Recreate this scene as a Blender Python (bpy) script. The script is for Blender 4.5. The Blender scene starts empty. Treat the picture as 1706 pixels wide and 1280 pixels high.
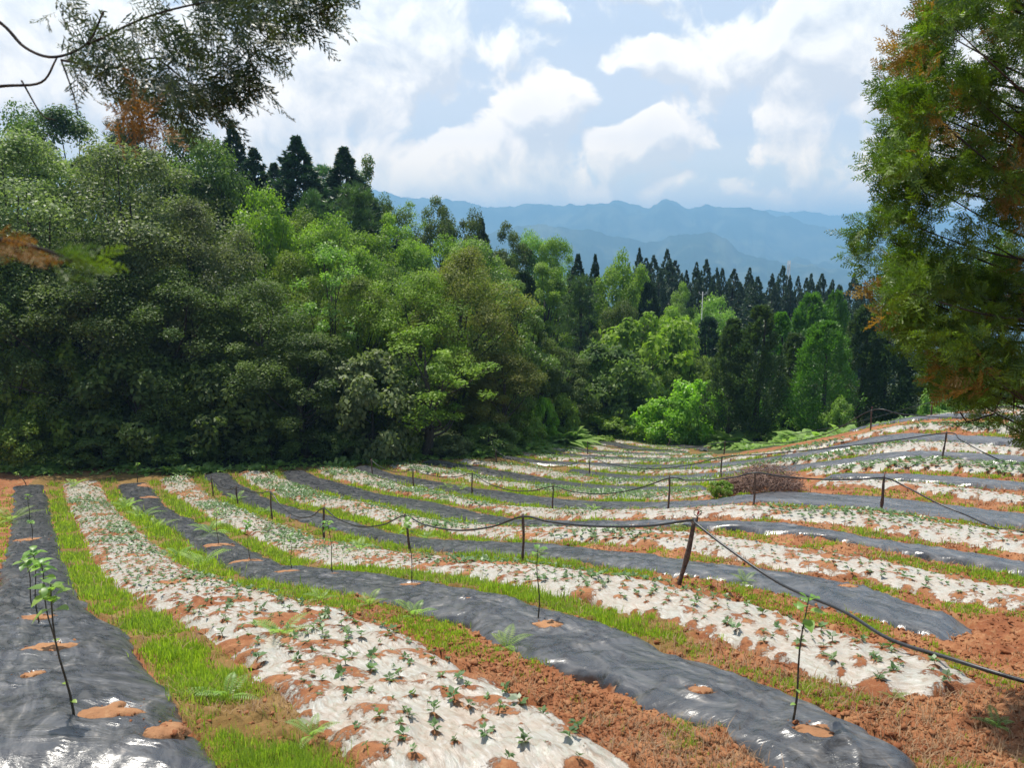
import bpy, math
import numpy as np
R = math.radians
sc = bpy.context.scene
# ---------------------------------------------------------------- camera
F, PITCH = 1281.0, 9.75                     # focal length in photo pixels (1706 wide), degrees below level
cam_d = bpy.data.cameras.new('camera'); cam = bpy.data.objects.new('camera', cam_d)
sc.collection.objects.link(cam)
cam_d.sensor_width = 36.0; cam_d.lens = F / 1706 * 36; cam_d.clip_start = 0.05; cam_d.clip_end = 60000
cam_d.dof.use_dof = True; cam_d.dof.focus_distance = 15.0; cam_d.dof.aperture_fstop = 4.5
cam.location = (0, 0, 0); cam.rotation_euler = (R(90 - PITCH), 0, 0)
sc.camera = cam
# ---------------------------------------------------------------- exposure
sc.view_settings.view_transform = 'Standard'; sc.view_settings.look = 'None'
sc.view_settings.gamma = 1; sc.view_settings.use_curve_mapping = False
sc.view_settings.exposure = 0.55
sc.render.engine = 'CYCLES'
cy = sc.cycles
cy.max_bounces = 6; cy.diffuse_bounces = 3; cy.glossy_bounces = 2; cy.transmission_bounces = 3; cy.volume_bounces = 0
cy.transparent_max_bounces = 6; cy.use_denoising = True; cy.denoiser = 'OPENIMAGEDENOISE'; cy.denoising_prefilter = 'ACCURATE'; cy.denoising_input_passes = 'RGB_ALBEDO_NORMAL'; cy.sample_clamp_indirect = 6
# ---------------------------------------------------------------- sun
SUN_EL, SUN_AZ = 70.0, -38.0                # azimuth measured from the view direction, negative = left
sd = np.array([math.sin(R(SUN_AZ)) * math.cos(R(SUN_EL)), math.cos(R(SUN_AZ)) * math.cos(R(SUN_EL)), math.sin(R(SUN_EL))])
sun_d = bpy.data.lights.new('sun', 'SUN'); sun_d.energy = 5.0; sun_d.angle = R(0.53); sun_d.color = (1.0, 0.945, 0.85)
sun = bpy.data.objects.new('sun', sun_d); sc.collection.objects.link(sun)
sun.rotation_euler = (R(90 - SUN_EL), 0, R(180 - SUN_AZ) )
sun.location = tuple(sd * 60)
_v = sun.rotation_euler.to_matrix() @ __import__('mathutils').Vector((0, 0, 1))
assert abs(_v.x - sd[0]) < .02 and abs(_v.y - sd[1]) < .02, (_v, sd)
# ---------------------------------------------------------------- rays through photo pixels (used only to aim sky and place things)
_cp, _sp = math.cos(R(PITCH)), math.sin(R(PITCH))
def ray(px, py):
    u = (px - 853) / F; v = (640 - py) / F
    return np.array([u, _cp + v * _sp, v * _cp - _sp])
def azel(px, py):
    r = ray(px, py); r = r / np.linalg.norm(r)
    return math.atan2(r[0], r[1]), math.asin(r[2])
# ---------------------------------------------------------------- sky
world = bpy.data.worlds.new('World'); sc.world = world; world.use_nodes = True
wt = world.node_tree; wt.nodes.clear()
class N:
    """tiny node-graph writer"""
    def __init__(s, t): s.t = t
    def new(s, ty, **k):
        n = s.t.nodes.new(ty)
        for a, v in k.items(): setattr(n, a, v)
        return n
    def put(s, sock, v):
        if isinstance(v, bpy.types.NodeSocket): s.t.links.new(v, sock)
        elif v is not None:
            try: sock.default_value = v
            except Exception: sock.default_value = (*v, 1.0) if len(v) == 3 else v
    def m(s, op, a, b=None, c=None, clamp=False):
        n = s.new('ShaderNodeMath', operation=op, use_clamp=clamp)
        for i, v in enumerate((a, b, c)): s.put(n.inputs[i], v) if v is not None else None
        return n.outputs[0]
    def v(s, op, a, b=None):
        n = s.new('ShaderNodeVectorMath', operation=op)
        s.put(n.inputs[0], a)
        if b is not None: s.put(n.inputs[3] if op == 'SCALE' else n.inputs[1], b)
        return n.outputs['Value'] if op in ('LENGTH', 'DOT_PRODUCT', 'DISTANCE') else n.outputs[0]
    def noise(s, vec, scale, detail=4, rough=.55, dim='3D', dist=0.0):
        n = s.new('ShaderNodeTexNoise', noise_dimensions=dim)
        if vec is not None: s.put(n.inputs['Vector'], vec)
        n.inputs['Scale'].default_value = scale; n.inputs['Detail'].default_value = detail
        n.inputs['Roughness'].default_value = rough; n.inputs['Distortion'].default_value = dist
        return n
    def ss(s, x, a, b, lo=0.0, hi=1.0):
        n = s.new('ShaderNodeMapRange', interpolation_type='SMOOTHSTEP')
        s.put(n.inputs[0], x)
        for i, q in enumerate((a, b, lo, hi)): s.put(n.inputs[i + 1], q)
        return n.outputs[0]
    def mix(s, f, a, b):
        n = s.new('ShaderNodeMix', data_type='RGBA')
        s.put(n.inputs[0], f); s.put(n.inputs[6], a); s.put(n.inputs[7], b)
        return n.outputs[2]
    def attr(s, name):
        return s.new('ShaderNodeAttribute', attribute_name=name)
def cloud_group():
    g = bpy.data.node_groups.new('cloud_density', 'ShaderNodeTree')
    g.interface.new_socket('P', in_out='INPUT', socket_type='NodeSocketVector')
    g.interface.new_socket('D', in_out='OUTPUT', socket_type='NodeSocketFloat')
    n = N(g); i = n.new('NodeGroupInput'); o = n.new('NodeGroupOutput')
    P = i.outputs[0]
    w1 = n.noise(P, 7.0, 3, .5)
    Pw = n.v('ADD', P, n.v('SCALE', n.v('SUBTRACT', w1.outputs['Color'], (.5, .5, .5)), .11))
    blobs = [  # px, py, rx, ry (photo pixels), weight
        (905, 190, 90, 78, .80), (850, 255, 120, 80, .58), (790, 285, 190, 80, .58), (700, 250, 90, 80, .42),
        (655, 190, 70, 70, .42), (1055, 248, 98, 44, .82), (1120, 95, 110, 48, .66), (1230, 85, 160, 70, .62),
        (1420, 60, 190, 110, .7), (1330, 120, 200, 120, .45), (1330, 240, 170, 90, .34), (620, 80, 210, 120, .55), (820, 100, 120, 80, .42),
        (450, 210, 110, 70, .5), (520, 260, 140, 60, .5), (980, 320, 420, 45, .42), (300, 120, 180, 160, .5), (60, 90, 160, 140, .7),
        (1650, 200, 200, 220, .55), (700, -160, 500, 160, .5), (1300, -200, 500, 150, .55), (-250, 0, 300, 300, .5), (960, 15, 120, 30, .3)]
    tot = None
    for px, py, rx, ry, w in blobs:
        a, e = azel(px, py)
        d = n.v('LENGTH', n.v('MULTIPLY', n.v('SUBTRACT', Pw, (a, e, 0)), (F / rx * .8, F / ry * .8, 0)))
        b = n.ss(d, 1.25, .15, 0.0, w)
        tot = b if tot is None else n.m('SMOOTH_MAX', tot, b, .18)
    f = n.noise(Pw, 10.0, 10, .60)
    f2 = n.noise(P, 3.2, 2, .5)
    bill = n.new('ShaderNodeTexVoronoi', feature='SMOOTH_F1'); n.put(bill.inputs['Vector'], Pw); bill.inputs['Scale'].default_value = 26
    bill.inputs['Smoothness'].default_value = .4
    D = n.m('ADD', tot, n.m('MULTIPLY', n.m('SUBTRACT', f.outputs[0], .5), 1.25))
    D = n.m('ADD', D, n.m('MULTIPLY', n.m('SUBTRACT', f2.outputs[0], .5), .25))
    D = n.m('SUBTRACT', D, n.m('MULTIPLY', n.m('SUBTRACT', bill.outputs['Distance'], .45), .16))
    n.put(o.inputs[0], D)
    return g
def build_sky():
    n = N(wt)
    tc = n.new('ShaderNodeTexCoord'); sep = n.new('ShaderNodeSeparateXYZ'); wt.links.new(tc.outputs['Generated'], sep.inputs[0])
    az = n.m('ARCTAN2', sep.outputs[0], sep.outputs[1]); el = n.m('ARCSINE', sep.outputs[2])
    cb = n.new('ShaderNodeCombineXYZ'); n.put(cb.inputs[0], az); n.put(cb.inputs[1], el)
    g = cloud_group()
    def D(vec):
        q = n.new('ShaderNodeGroup', node_tree=g); n.put(q.inputs[0], vec); return q.outputs[0]
    d0 = D(cb.outputs[0]); d1 = D(n.v('ADD', cb.outputs[0], (-.010, .022, 0)))
    mask = n.ss(d0, .24, .38)
    thick = n.ss(d0, .42, .95)
    lit = n.m('ADD', .55, n.m('MULTIPLY', n.m('SUBTRACT', d0, d1), 3.4), clamp=True)
    lit = n.m('SUBTRACT', lit, n.m('MULTIPLY', thick, .25), clamp=True)
    sky = n.new('ShaderNodeTexSky', sky_type='NISHITA'); sky.sun_disc = False
    sky.sun_elevation = R(SUN_EL); sky.sun_rotation = R(SUN_AZ); sky.altitude = 1200; sky.air_density = 1.0; sky.dust_density = 1.5
    # the bright, veiled blue between the clouds (thin high cloud over the clear sky)
    veil = n.mix(.85, sky.outputs[0], (6.9, 7.7, 9.5))
    cloud = n.mix(lit, (7.0, 7.3, 8.2), (12.6, 12.5, 12.2))
    col = n.mix(n.m('MULTIPLY', mask, .93), veil, cloud)
    # pale band low over the horizon, and a warm boost added to offset the blue haze
    col = n.mix(n.m('MULTIPLY', n.ss(el, .10, .03), .8), col, (10.2, 10.3, 10.6))
    rp = n.new('ShaderNodeValToRGB'); n.put(rp.inputs[0], n.m('DIVIDE', el, .4, clamp=True)); cr = rp.color_ramp
    pts = [(.09, (3.3, 2.15, 1.15)), (.2175, (2.4, 1.72, 1.0)), (.35, (1.5, 1.2, .92)), (.65, (1.06, .98, .88)), (1.0, (1.0, .98, .95))]
    while len(cr.elements) < len(pts): cr.elements.new(.5)
    for e_, (q, c_) in zip(cr.elements, pts): e_.position = q; e_.color = (*[v / 4 for v in c_], 1)
    col = n.v('MULTIPLY', col, n.v('SCALE', rp.outputs[0], 4.0))
    # below the horizon and high overhead / behind: sky darkened to deepen the shadows
    back = n.ss(sep.outputs[1], .15, -.35)
    col = n.mix(n.m('MULTIPLY', back, .7), col, (1.7, 2.4, 3.8))
    col = n.mix(n.m('MULTIPLY', n.ss(el, .62, 1.15), .6), col, (3.2, 4.2, 6.2))
    bg = n.new('ShaderNodeBackground'); n.put(bg.inputs[0], col); bg.inputs[1].default_value = .088
    out = n.new('ShaderNodeOutputWorld'); wt.links.new(bg.outputs[0], out.inputs[0])
    world.cycles.sampling_method = 'MANUAL'; world.cycles.sample_map_resolution = 512
build_sky()
BEDS=[
('k',[(-25.23,37.46),(-7.69,10.64),(-7.21,9.88),(-6.49,8.73),(-5.80,7.56),(-5.57,7.17),(-3.68,3.58)],
 [(-23.92,37.94),(-6.17,10.32),(-5.67,9.54),(-4.88,8.40),(-4.00,7.33),(-3.73,6.95),(-1.41,3.50)]),
('w',[(-23.20,38.28),(-20.22,33.56),(-13.29,22.52),(-9.83,16.99),(-7.59,13.45),(-7.08,12.67),(-5.53,10.35),(-4.99,9.59),(-3.29,7.37),(-3.01,7.00),(-1.13,4.34),(-0.70,3.52)],
 [(-21.82,39.06),(-18.73,34.28),(-11.73,23.00),(-8.15,17.41),(-5.98,13.74),(-5.48,12.93),(-3.86,10.59),(-3.28,9.85),(-1.49,7.64),(-1.24,7.23),(0.50,4.41),(0.89,3.55)]),
('k',[(-20.35,38.04),(-18.66,35.30),(-16.94,32.57),(-15.19,29.87),(-12.95,26.38),(-11.44,24.07),(-9.64,21.39),(-9.40,21.00),(-8.70,19.81),(-7.32,17.42),(-5.35,13.77),(-5.13,13.37),(-4.46,12.16),(-3.92,11.42),(-2.91,10.48),(-2.61,10.13),(-1.99,9.45),(-1.70,9.09),(-0.68,7.56),(-0.41,7.19),(0.26,5.98),(1.04,4.84),(1.28,4.45),(1.43,4.01),(1.55,3.57)],
 [(-19.03,38.64),(-17.29,35.90),(-15.69,33.07),(-14.12,30.23),(-11.98,26.64),(-10.46,24.31),(-8.51,21.71),(-8.24,21.33),(-7.50,20.15),(-6.16,17.71),(-4.25,14.00),(-3.97,13.64),(-2.89,12.76),(-2.25,12.10),(-1.51,10.92),(-1.27,10.52),(-0.68,9.80),(-0.42,9.42),(0.63,7.89),(0.85,7.48),(1.49,6.24),(2.20,5.05),(2.33,4.61),(2.36,4.14),(2.27,3.69)]),
('w',[(-18.79,39.35),(-17.11,36.57),(-15.82,34.63),(-14.04,31.90),(-10.22,24.98),(-9.14,23.46),(-8.56,22.73),(-7.44,21.25),(-7.20,20.85),(-6.08,18.81),(-5.19,17.17),(-3.89,14.70),(-3.29,14.00),(-1.43,11.91),(-0.59,10.81),(0.63,8.82),(1.56,7.79),(1.98,6.96),(2.75,5.27),(3.19,5.19),(3.61,5.39)],
 [(-17.72,40.52),(-16.01,37.75),(-14.82,35.76),(-13.18,32.95),(-9.24,26.12),(-8.27,24.53),(-7.72,23.78),(-6.46,22.43),(-6.17,22.06),(-4.86,20.15),(-3.73,18.67),(-2.42,16.22),(-1.95,15.42),(-0.23,13.23),(0.63,12.14),(1.77,10.12),(2.52,8.95),(3.01,8.16),(3.66,6.43),(3.76,5.98),(3.79,5.51)]),
('k',[(-17.01,40.54),(-15.34,37.87),(-15.11,37.48),(-13.31,34.35),(-10.62,29.66),(-10.39,29.28),(-9.00,26.96),(-8.75,26.58),(-8.23,25.84),(-7.39,24.78),(-6.45,23.81),(-5.80,23.20),(-5.49,22.86),(-4.94,22.15),(-3.78,20.22),(-2.82,18.19),(-2.19,16.99),(-0.90,15.14),(-0.03,14.11),(0.53,13.40),(1.98,11.12),(2.56,10.43),(3.22,9.82),(3.42,9.42),(3.61,9.01),(3.96,8.18),(4.31,6.88)],
 [(-15.71,41.01),(-14.17,38.33),(-13.94,37.95),(-12.07,34.94),(-9.58,30.26),(-9.36,29.87),(-8.00,27.59),(-7.75,27.22),(-7.21,26.52),(-6.29,25.56),(-5.41,24.57),(-4.87,23.87),(-4.61,23.51),(-4.13,22.77),(-3.04,20.84),(-1.92,18.94),(-1.13,17.87),(0.27,16.15),(1.06,15.08),(1.52,14.33),(2.85,12.04),(3.41,11.35),(4.13,10.84),(4.46,10.55),(4.65,10.15),(4.88,9.30),(5.20,8.01)]),
('w',[(-15.29,41.32),(-13.55,38.24),(-13.10,37.48),(-11.25,34.46),(-9.30,30.98),(-9.07,30.61),(-8.02,29.18),(-7.44,28.51),(-6.57,27.52),(-5.12,25.29),(-2.94,22.50),(-2.68,22.14),(-1.99,21.01),(-0.65,18.22),(-0.44,17.83),(0.01,17.07),(0.55,16.36),(1.77,15.09),(2.32,14.39),(3.12,13.33),(3.34,12.95),(3.68,12.13),(3.88,11.73),(4.12,11.37),(4.77,10.77),(5.54,9.69),(5.97,8.92),(7.83,5.79)],
 [(-13.63,41.34),(-11.68,38.55),(-11.22,37.83),(-9.51,34.89),(-7.54,31.61),(-7.29,31.26),(-6.19,29.96),(-5.70,29.27),(-5.05,28.18),(-3.77,25.97),(-1.71,23.26),(-1.48,22.91),(-0.80,21.82),(0.75,19.28),(0.98,18.93),(1.48,18.24),(2.00,17.57),(3.10,16.27),(3.60,15.58),(4.27,14.49),(4.49,14.13),(4.84,13.36),(5.07,13.00),(5.36,12.68),(5.84,11.99),(6.39,10.84),(6.78,10.08),(8.65,6.98)]),
('k',[(-12.90,41.15),(-11.82,38.89),(-11.42,38.15),(-10.78,37.08),(-9.82,35.70),(-9.03,34.73),(-8.52,34.08),(-6.70,31.27),(-4.73,28.57),(-4.25,27.88),(-3.37,26.46),(-2.27,24.68),(-0.14,21.09),(0.51,20.02),(1.42,18.61),(2.19,17.63),(2.47,17.32),(2.77,17.03),(3.42,16.50),(4.35,15.66),(5.21,14.75),(5.49,14.44),(6.00,13.78),(6.58,12.22),(7.39,10.29),(8.85,7.45)],
 [(-11.71,41.65),(-10.45,39.51),(-10.00,38.82),(-9.27,37.81),(-8.25,36.51),(-7.49,35.53),(-7.03,34.85),(-5.29,32.04),(-3.26,29.42),(-2.81,28.73),(-1.95,27.32),(-1.01,25.48),(0.47,21.62),(1.03,20.51),(1.88,19.10),(2.62,18.10),(2.89,17.79),(3.18,17.49),(3.82,16.97),(4.84,16.27),(5.86,15.56),(6.10,15.23),(6.32,14.43),(6.98,12.92),(7.93,11.08),(9.39,8.23)]),
('w',[(-11.25,42.21),(-10.72,41.09),(-10.34,40.35),(-10.14,39.99),(-9.08,38.21),(-7.88,36.52),(-6.20,34.69),(-5.42,33.73),(-4.33,31.96),(-1.71,27.74),(-1.05,26.69),(-0.07,24.86),(0.10,24.49),(0.27,24.11),(1.31,21.40),(1.87,20.29),(2.30,19.59),(3.05,18.59),(3.32,18.28),(3.61,17.98),(4.98,17.05),(5.64,16.56),(6.33,16.10),(6.95,15.55),(7.14,15.18),(7.57,13.59),(7.94,12.40),(8.33,11.67),(9.76,8.81)],
 [(-10.63,43.20),(-9.70,42.36),(-9.13,41.74),(-8.87,41.41),(-7.68,39.68),(-6.52,37.93),(-5.06,35.89),(-4.36,34.84),(-3.33,33.01),(-1.08,28.51),(-0.41,27.44),(0.87,25.79),(1.11,25.44),(1.32,25.08),(2.56,22.41),(3.11,21.29),(3.52,20.55),(4.22,19.50),(4.49,19.19),(4.83,18.95),(6.25,18.07),(7.04,17.78),(7.87,17.63),(8.68,17.50),(8.87,17.14),(9.01,15.47),(9.32,14.25),(9.55,13.44),(10.98,10.58)]),
('k',[(-9.13,42.17),(-8.54,41.12),(-7.74,39.73),(-7.30,39.05),(-6.83,38.40),(-5.78,37.18),(-4.87,36.39),(-4.30,35.83),(-4.03,35.53),(-3.78,35.21),(-3.35,34.53),(-1.13,30.25),(0.09,28.17),(1.15,26.46),(1.35,26.11),(2.18,24.28),(3.18,21.65),(3.94,20.24),(4.16,19.90),(4.40,19.58),(4.71,19.32),(5.07,19.14),(5.87,19.09),(6.27,19.10),(6.65,18.99),(7.03,18.85),(8.59,18.46),(8.94,18.26),(9.15,17.92),(9.30,17.55),(9.47,17.18),(9.60,16.81),(9.70,16.42),(9.83,15.62),(9.95,14.02),(11.24,11.09)],
 [(-8.48,43.28),(-7.75,42.25),(-6.96,40.75),(-6.57,40.01),(-6.08,39.32),(-4.75,38.29),(-3.78,37.47),(-3.18,36.88),(-2.89,36.57),(-2.62,36.24),(-2.11,35.57),(0.54,31.25),(1.86,29.09),(2.76,27.18),(2.90,26.79),(3.61,24.80),(4.53,21.99),(5.13,20.41),(5.47,20.19),(5.82,20.40),(6.11,20.71),(6.39,21.02),(6.97,21.63),(7.33,21.85),(7.74,21.86),(8.11,21.66),(9.40,20.56),(9.74,20.32),(10.06,20.04),(10.33,19.72),(10.54,19.35),(10.72,18.97),(10.86,18.57),(11.07,17.75),(11.39,16.09),(12.67,13.16)]),
('w',[(-7.22,42.99),(-6.15,41.66),(-5.78,41.24),(-5.20,40.62),(-4.58,40.03),(-4.16,39.65),(-2.83,38.59),(-2.41,38.21),(-2.02,37.80),(-0.86,36.19),(0.50,34.38),(1.02,33.38),(1.58,32.07),(2.12,30.76),(3.32,27.28),(3.51,26.74),(4.23,24.90),(4.50,24.40),(5.04,23.74),(5.55,22.73),(6.08,22.07)],
 [(-7.10,44.51),(-5.72,43.59),(-5.28,43.26),(-4.64,42.73),(-4.05,42.14),(-3.69,41.73),(-2.58,40.49),(-2.21,40.08),(-1.87,39.64),(-0.77,38.05),(0.67,36.37),(1.34,35.49),(2.08,34.32),(2.75,33.10),(4.50,29.96),(4.73,29.46),(5.47,27.67),(5.68,27.16),(6.02,26.40),(6.49,25.40),(6.84,24.64)]),
('k',[(-5.41,43.84),(-4.53,43.38),(-4.10,43.13),(-3.35,42.48),(-3.19,42.29),(-2.04,40.98),(-1.24,40.03),(-0.52,39.02),(0.18,38.00),(0.76,37.19),(1.17,36.57),(1.68,35.72),(2.98,33.32),(4.81,30.07),(5.44,28.72),(6.04,27.35),(6.85,25.82)],
 [(-5.36,44.92),(-4.38,44.74),(-3.95,44.50),(-3.25,43.78),(-3.07,43.61),(-1.71,42.53),(-0.78,41.70),(0.16,40.88),(0.97,39.94),(1.52,39.11),(1.90,38.47),(2.38,37.60),(3.69,35.19),(5.32,31.83),(6.00,30.50),(6.61,29.14),(7.30,27.53)]),
('w',[(-3.20,44.54),(-2.54,43.94),(-1.57,43.03),(-1.10,42.56),(-0.04,41.43),(0.27,41.11),(0.77,40.67),(1.12,40.40),(1.29,40.25),(1.70,39.74),(2.82,37.82),(3.98,35.93),(4.93,33.93),(5.32,33.13),(5.62,32.54),(6.35,31.17),(6.47,30.98),(8.02,28.55)],
 [(-3.13,45.65),(-2.42,45.14),(-1.25,44.57),(-0.68,44.25),(0.50,43.29),(0.85,43.04),(1.40,42.70),(1.71,42.39),(1.84,42.21),(2.18,41.66),(3.35,39.83),(4.26,37.86),(5.14,35.87),(5.53,35.09),(5.85,34.52),(6.72,33.27),(6.85,33.10),(8.69,30.96)]),
('k',[(2.96,41.19),(3.38,40.52),(4.02,39.37),(4.14,39.14),(5.75,35.55),(6.38,34.40),(6.68,33.96),(7.16,33.34),(7.52,32.96),(8.88,31.72),(9.37,31.10),(9.50,30.88),(9.71,30.40),(9.79,30.15),(10.22,28.63),(10.55,27.92),(11.05,27.31),(11.60,26.75),(11.97,26.38),(12.40,26.09),(12.64,25.97),(13.32,25.58),(13.72,25.24),(13.90,25.04),(14.05,24.83),(14.67,23.38),(14.77,23.14),(15.37,21.97),(16.76,19.09)],
 [(3.25,42.33),(3.82,41.77),(4.54,40.65),(4.66,40.41),(6.35,36.77),(6.96,35.59),(7.23,35.13),(7.68,34.46),(8.01,34.04),(9.28,32.67),(9.79,32.05),(9.93,31.82),(10.16,31.34),(10.27,31.09),(10.87,29.61),(11.31,28.94),(11.74,28.26),(12.33,27.73),(12.84,27.57),(13.35,27.44),(13.58,27.30),(14.07,26.67),(14.33,26.20),(14.45,25.96),(14.55,25.71),(15.14,24.23),(15.27,23.99),(15.95,22.84),(17.34,19.96)]),
('w',[(3.56,43.28),(4.20,42.40),(4.49,41.94),(4.76,41.47),(5.25,40.49),(6.31,38.29),(6.91,37.07),(8.45,34.20),(9.05,33.29),(9.78,32.49),(10.13,32.07),(10.28,31.84),(11.23,29.59),(11.50,29.12),(11.68,28.92),(12.14,28.63),(13.05,28.04),(13.25,27.85),(13.63,27.46),(14.45,26.75),(14.62,26.54),(15.26,24.76),(16.09,23.05),(17.14,20.03)],
 [(3.71,44.18),(4.51,43.38),(4.88,42.96),(5.22,42.51),(5.85,41.58),(7.02,39.33),(7.60,38.05),(8.99,34.97),(9.62,34.04),(10.44,33.27),(10.78,32.82),(10.93,32.58),(12.08,30.33),(12.45,29.91),(12.68,29.74),(13.20,29.54),(14.32,29.41),(14.58,29.30),(14.97,28.91),(15.43,27.89),(15.52,27.62),(15.97,25.70),(16.61,23.84),(17.67,20.81)]),
('k',[(-0.56,46.19),(1.29,44.30),(1.56,44.11),(1.86,43.97),(2.18,43.88),(3.16,43.76),(3.79,43.56),(4.10,43.43),(4.66,43.08),(4.92,42.88),(5.40,42.42),(5.62,42.18),(6.23,41.40),(6.42,41.13),(6.95,40.29),(7.27,39.71),(8.15,37.93),(9.42,35.24),(9.93,34.39),(11.40,32.19),(11.59,31.92),(12.01,31.40),(12.49,30.96),(13.07,30.65),(14.00,30.30),(14.29,30.14),(14.55,29.93),(14.76,29.68),(14.96,29.42),(15.14,29.14),(15.40,28.53),(15.96,26.29),(16.82,24.14),(17.69,21.06)],
 [(-0.68,47.21),(1.54,45.56),(1.86,45.43),(2.20,45.33),(2.54,45.27),(3.56,45.08),(4.22,44.87),(4.54,44.74),(5.15,44.41),(5.43,44.21),(5.97,43.77),(6.22,43.53),(6.91,42.75),(7.11,42.47),(7.69,41.60),(8.04,41.00),(8.94,39.13),(10.06,36.22),(10.58,35.32),(12.12,33.01),(12.34,32.75),(12.83,32.26),(13.40,31.87),(14.06,31.64),(15.09,31.66),(15.42,31.57),(15.69,31.36),(15.88,31.07),(16.01,30.75),(16.11,30.41),(16.27,29.74),(16.75,27.36),(17.41,25.02),(18.28,21.94)]),
('w',[(0.47,48.35),(1.63,47.11),(1.87,46.88),(2.40,46.45),(2.97,46.09),(3.59,45.81),(4.22,45.57),(4.53,45.42),(5.11,45.08),(5.92,44.46),(6.65,43.75),(6.88,43.50),(7.51,42.70),(7.89,42.14),(8.55,40.96),(9.14,39.74),(9.90,37.85),(10.36,36.94),(11.34,35.55),(12.27,34.14),(12.68,33.60),(13.13,33.09),(13.38,32.86),(13.64,32.65),(13.92,32.46),(14.22,32.30),(14.55,32.22),(14.89,32.24),(15.56,32.28),(15.87,32.14),(16.15,31.96),(16.43,31.76),(16.64,31.49),(16.89,30.87),(17.06,30.21),(17.53,27.88),(17.99,25.90),(18.71,22.78)],
 [(0.28,50.10),(1.68,49.02),(1.97,48.81),(2.49,48.33),(3.01,47.85),(3.65,47.55),(4.33,47.38),(4.66,47.25),(5.27,46.89),(6.08,46.19),(6.78,45.40),(7.01,45.12),(7.64,44.27),(8.03,43.68),(8.73,42.45),(9.35,41.17),(10.11,39.19),(10.56,38.22),(11.60,36.79),(12.53,35.29),(12.93,34.70),(13.36,34.14),(13.60,33.88),(13.86,33.64),(14.14,33.42),(14.45,33.25),(14.78,33.13),(15.14,33.11),(15.83,33.25),(16.18,33.27),(16.54,33.24),(16.87,33.14),(17.13,32.90),(17.50,32.30),(17.75,31.63),(18.23,29.20),(18.84,27.17),(19.55,24.05)]),
('k',[(2.13,49.92),(5.57,46.99),(5.92,46.65),(6.72,45.85),(7.15,45.37),(7.76,44.61),(7.85,44.48),(8.67,43.28),(9.41,41.85),(9.82,40.80),(10.49,38.64)],
 [(2.10,51.28),(5.70,48.41),(6.08,48.08),(6.93,47.31),(7.39,46.84),(8.04,46.10),(8.14,45.97),(9.00,44.76),(9.77,43.31),(10.19,42.24),(10.87,40.04)]),
('w',[(1.97,52.17),(2.67,52.15),(2.98,51.99),(3.11,51.88),(3.23,51.75),(3.44,51.47),(4.54,49.68),(4.64,49.53),(4.98,49.13),(5.10,49.00),(5.63,48.55),(5.78,48.45),(7.35,47.34),(7.61,47.10),(8.19,46.44),(8.62,45.89),(9.03,45.32),(9.39,44.72),(9.56,44.42),(9.93,43.62),(9.99,43.46),(10.28,42.63),(10.93,40.27)],
 [(1.98,53.50),(2.68,53.61),(3.01,53.51),(3.16,53.41),(3.29,53.29),(3.52,53.02),(4.62,51.21),(4.71,51.06),(5.03,50.63),(5.15,50.50),(5.66,50.02),(5.81,49.91),(7.41,48.81),(7.69,48.60),(8.33,47.98),(8.80,47.45),(9.25,46.90),(9.65,46.32),(9.84,46.02),(10.25,45.24),(10.32,45.08),(10.64,44.25),(11.36,41.88)]),
('k',[(3.62,54.27),(3.89,53.90),(4.08,53.61),(4.19,53.41),(5.04,51.41),(5.15,51.21),(5.60,50.54),(5.84,50.30),(6.19,50.01),(6.56,49.73),(7.51,49.09),(8.30,48.44),(8.39,48.36),(10.01,46.59)],
 [(3.65,55.48),(4.08,55.30),(4.33,55.06),(4.45,54.87),(5.38,52.88),(5.49,52.68),(5.93,52.00),(6.14,51.73),(6.45,51.39),(6.79,51.08),(7.73,50.41),(8.53,49.75),(8.62,49.67),(10.30,47.93)]),
('w',[(4.65,55.70),(5.14,55.04),(5.43,54.58),(5.50,54.46),(6.54,52.38),(6.61,52.27),(9.07,48.82),(9.14,48.71),(9.85,47.38),(10.82,45.27)],
 [(4.66,56.97),(5.37,56.54),(5.73,56.12),(5.81,56.01),(6.88,53.92),(6.95,53.80),(9.24,50.18),(9.31,50.06),(10.06,48.74),(11.15,46.66)]),
('k',[(6.23,56.63),(7.02,55.88),(7.11,55.79),(7.26,55.60),(7.61,55.11),(7.80,54.79),(7.91,54.58),(11.27,47.17)],
 [(6.27,57.87),(7.34,57.58),(7.44,57.51),(7.64,57.37),(8.04,56.89),(8.22,56.57),(8.34,56.35),(11.65,48.78)]),
('w',[(7.73,58.03),(8.46,56.97),(8.97,56.02),(9.10,55.73),(9.58,54.65),(10.64,52.06),(11.80,49.41)],
 [(7.83,59.52),(8.75,58.62),(9.36,57.73),(9.52,57.45),(10.02,56.37),(11.01,53.75),(12.20,51.09)]),
('k',[(9.24,59.39),(10.08,58.57),(10.62,57.67),(10.94,56.88),(11.10,56.38),(11.14,56.28),(11.17,56.18),(11.39,55.58),(11.82,54.50),(12.04,54.01),(12.43,53.14),(12.79,52.37),(13.06,51.80),(13.41,51.03)],
 [(9.54,61.96),(10.72,66.36),(11.80,70.35),(12.67,73.55),(13.44,75.45),(13.66,75.11),(13.73,74.70),(13.62,72.22),(13.16,67.69),(12.96,65.63),(12.69,61.92),(12.61,58.61),(12.80,56.14),(13.93,53.03)]),
('w',[(10.96,60.16),(11.30,59.87),(11.37,59.81),(11.64,59.57),(11.84,59.39),(12.13,59.03),(12.45,58.49),(12.64,58.07),(12.99,57.14),(13.60,55.33),(13.94,54.29),(14.13,53.69),(14.35,53.00)],
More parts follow.
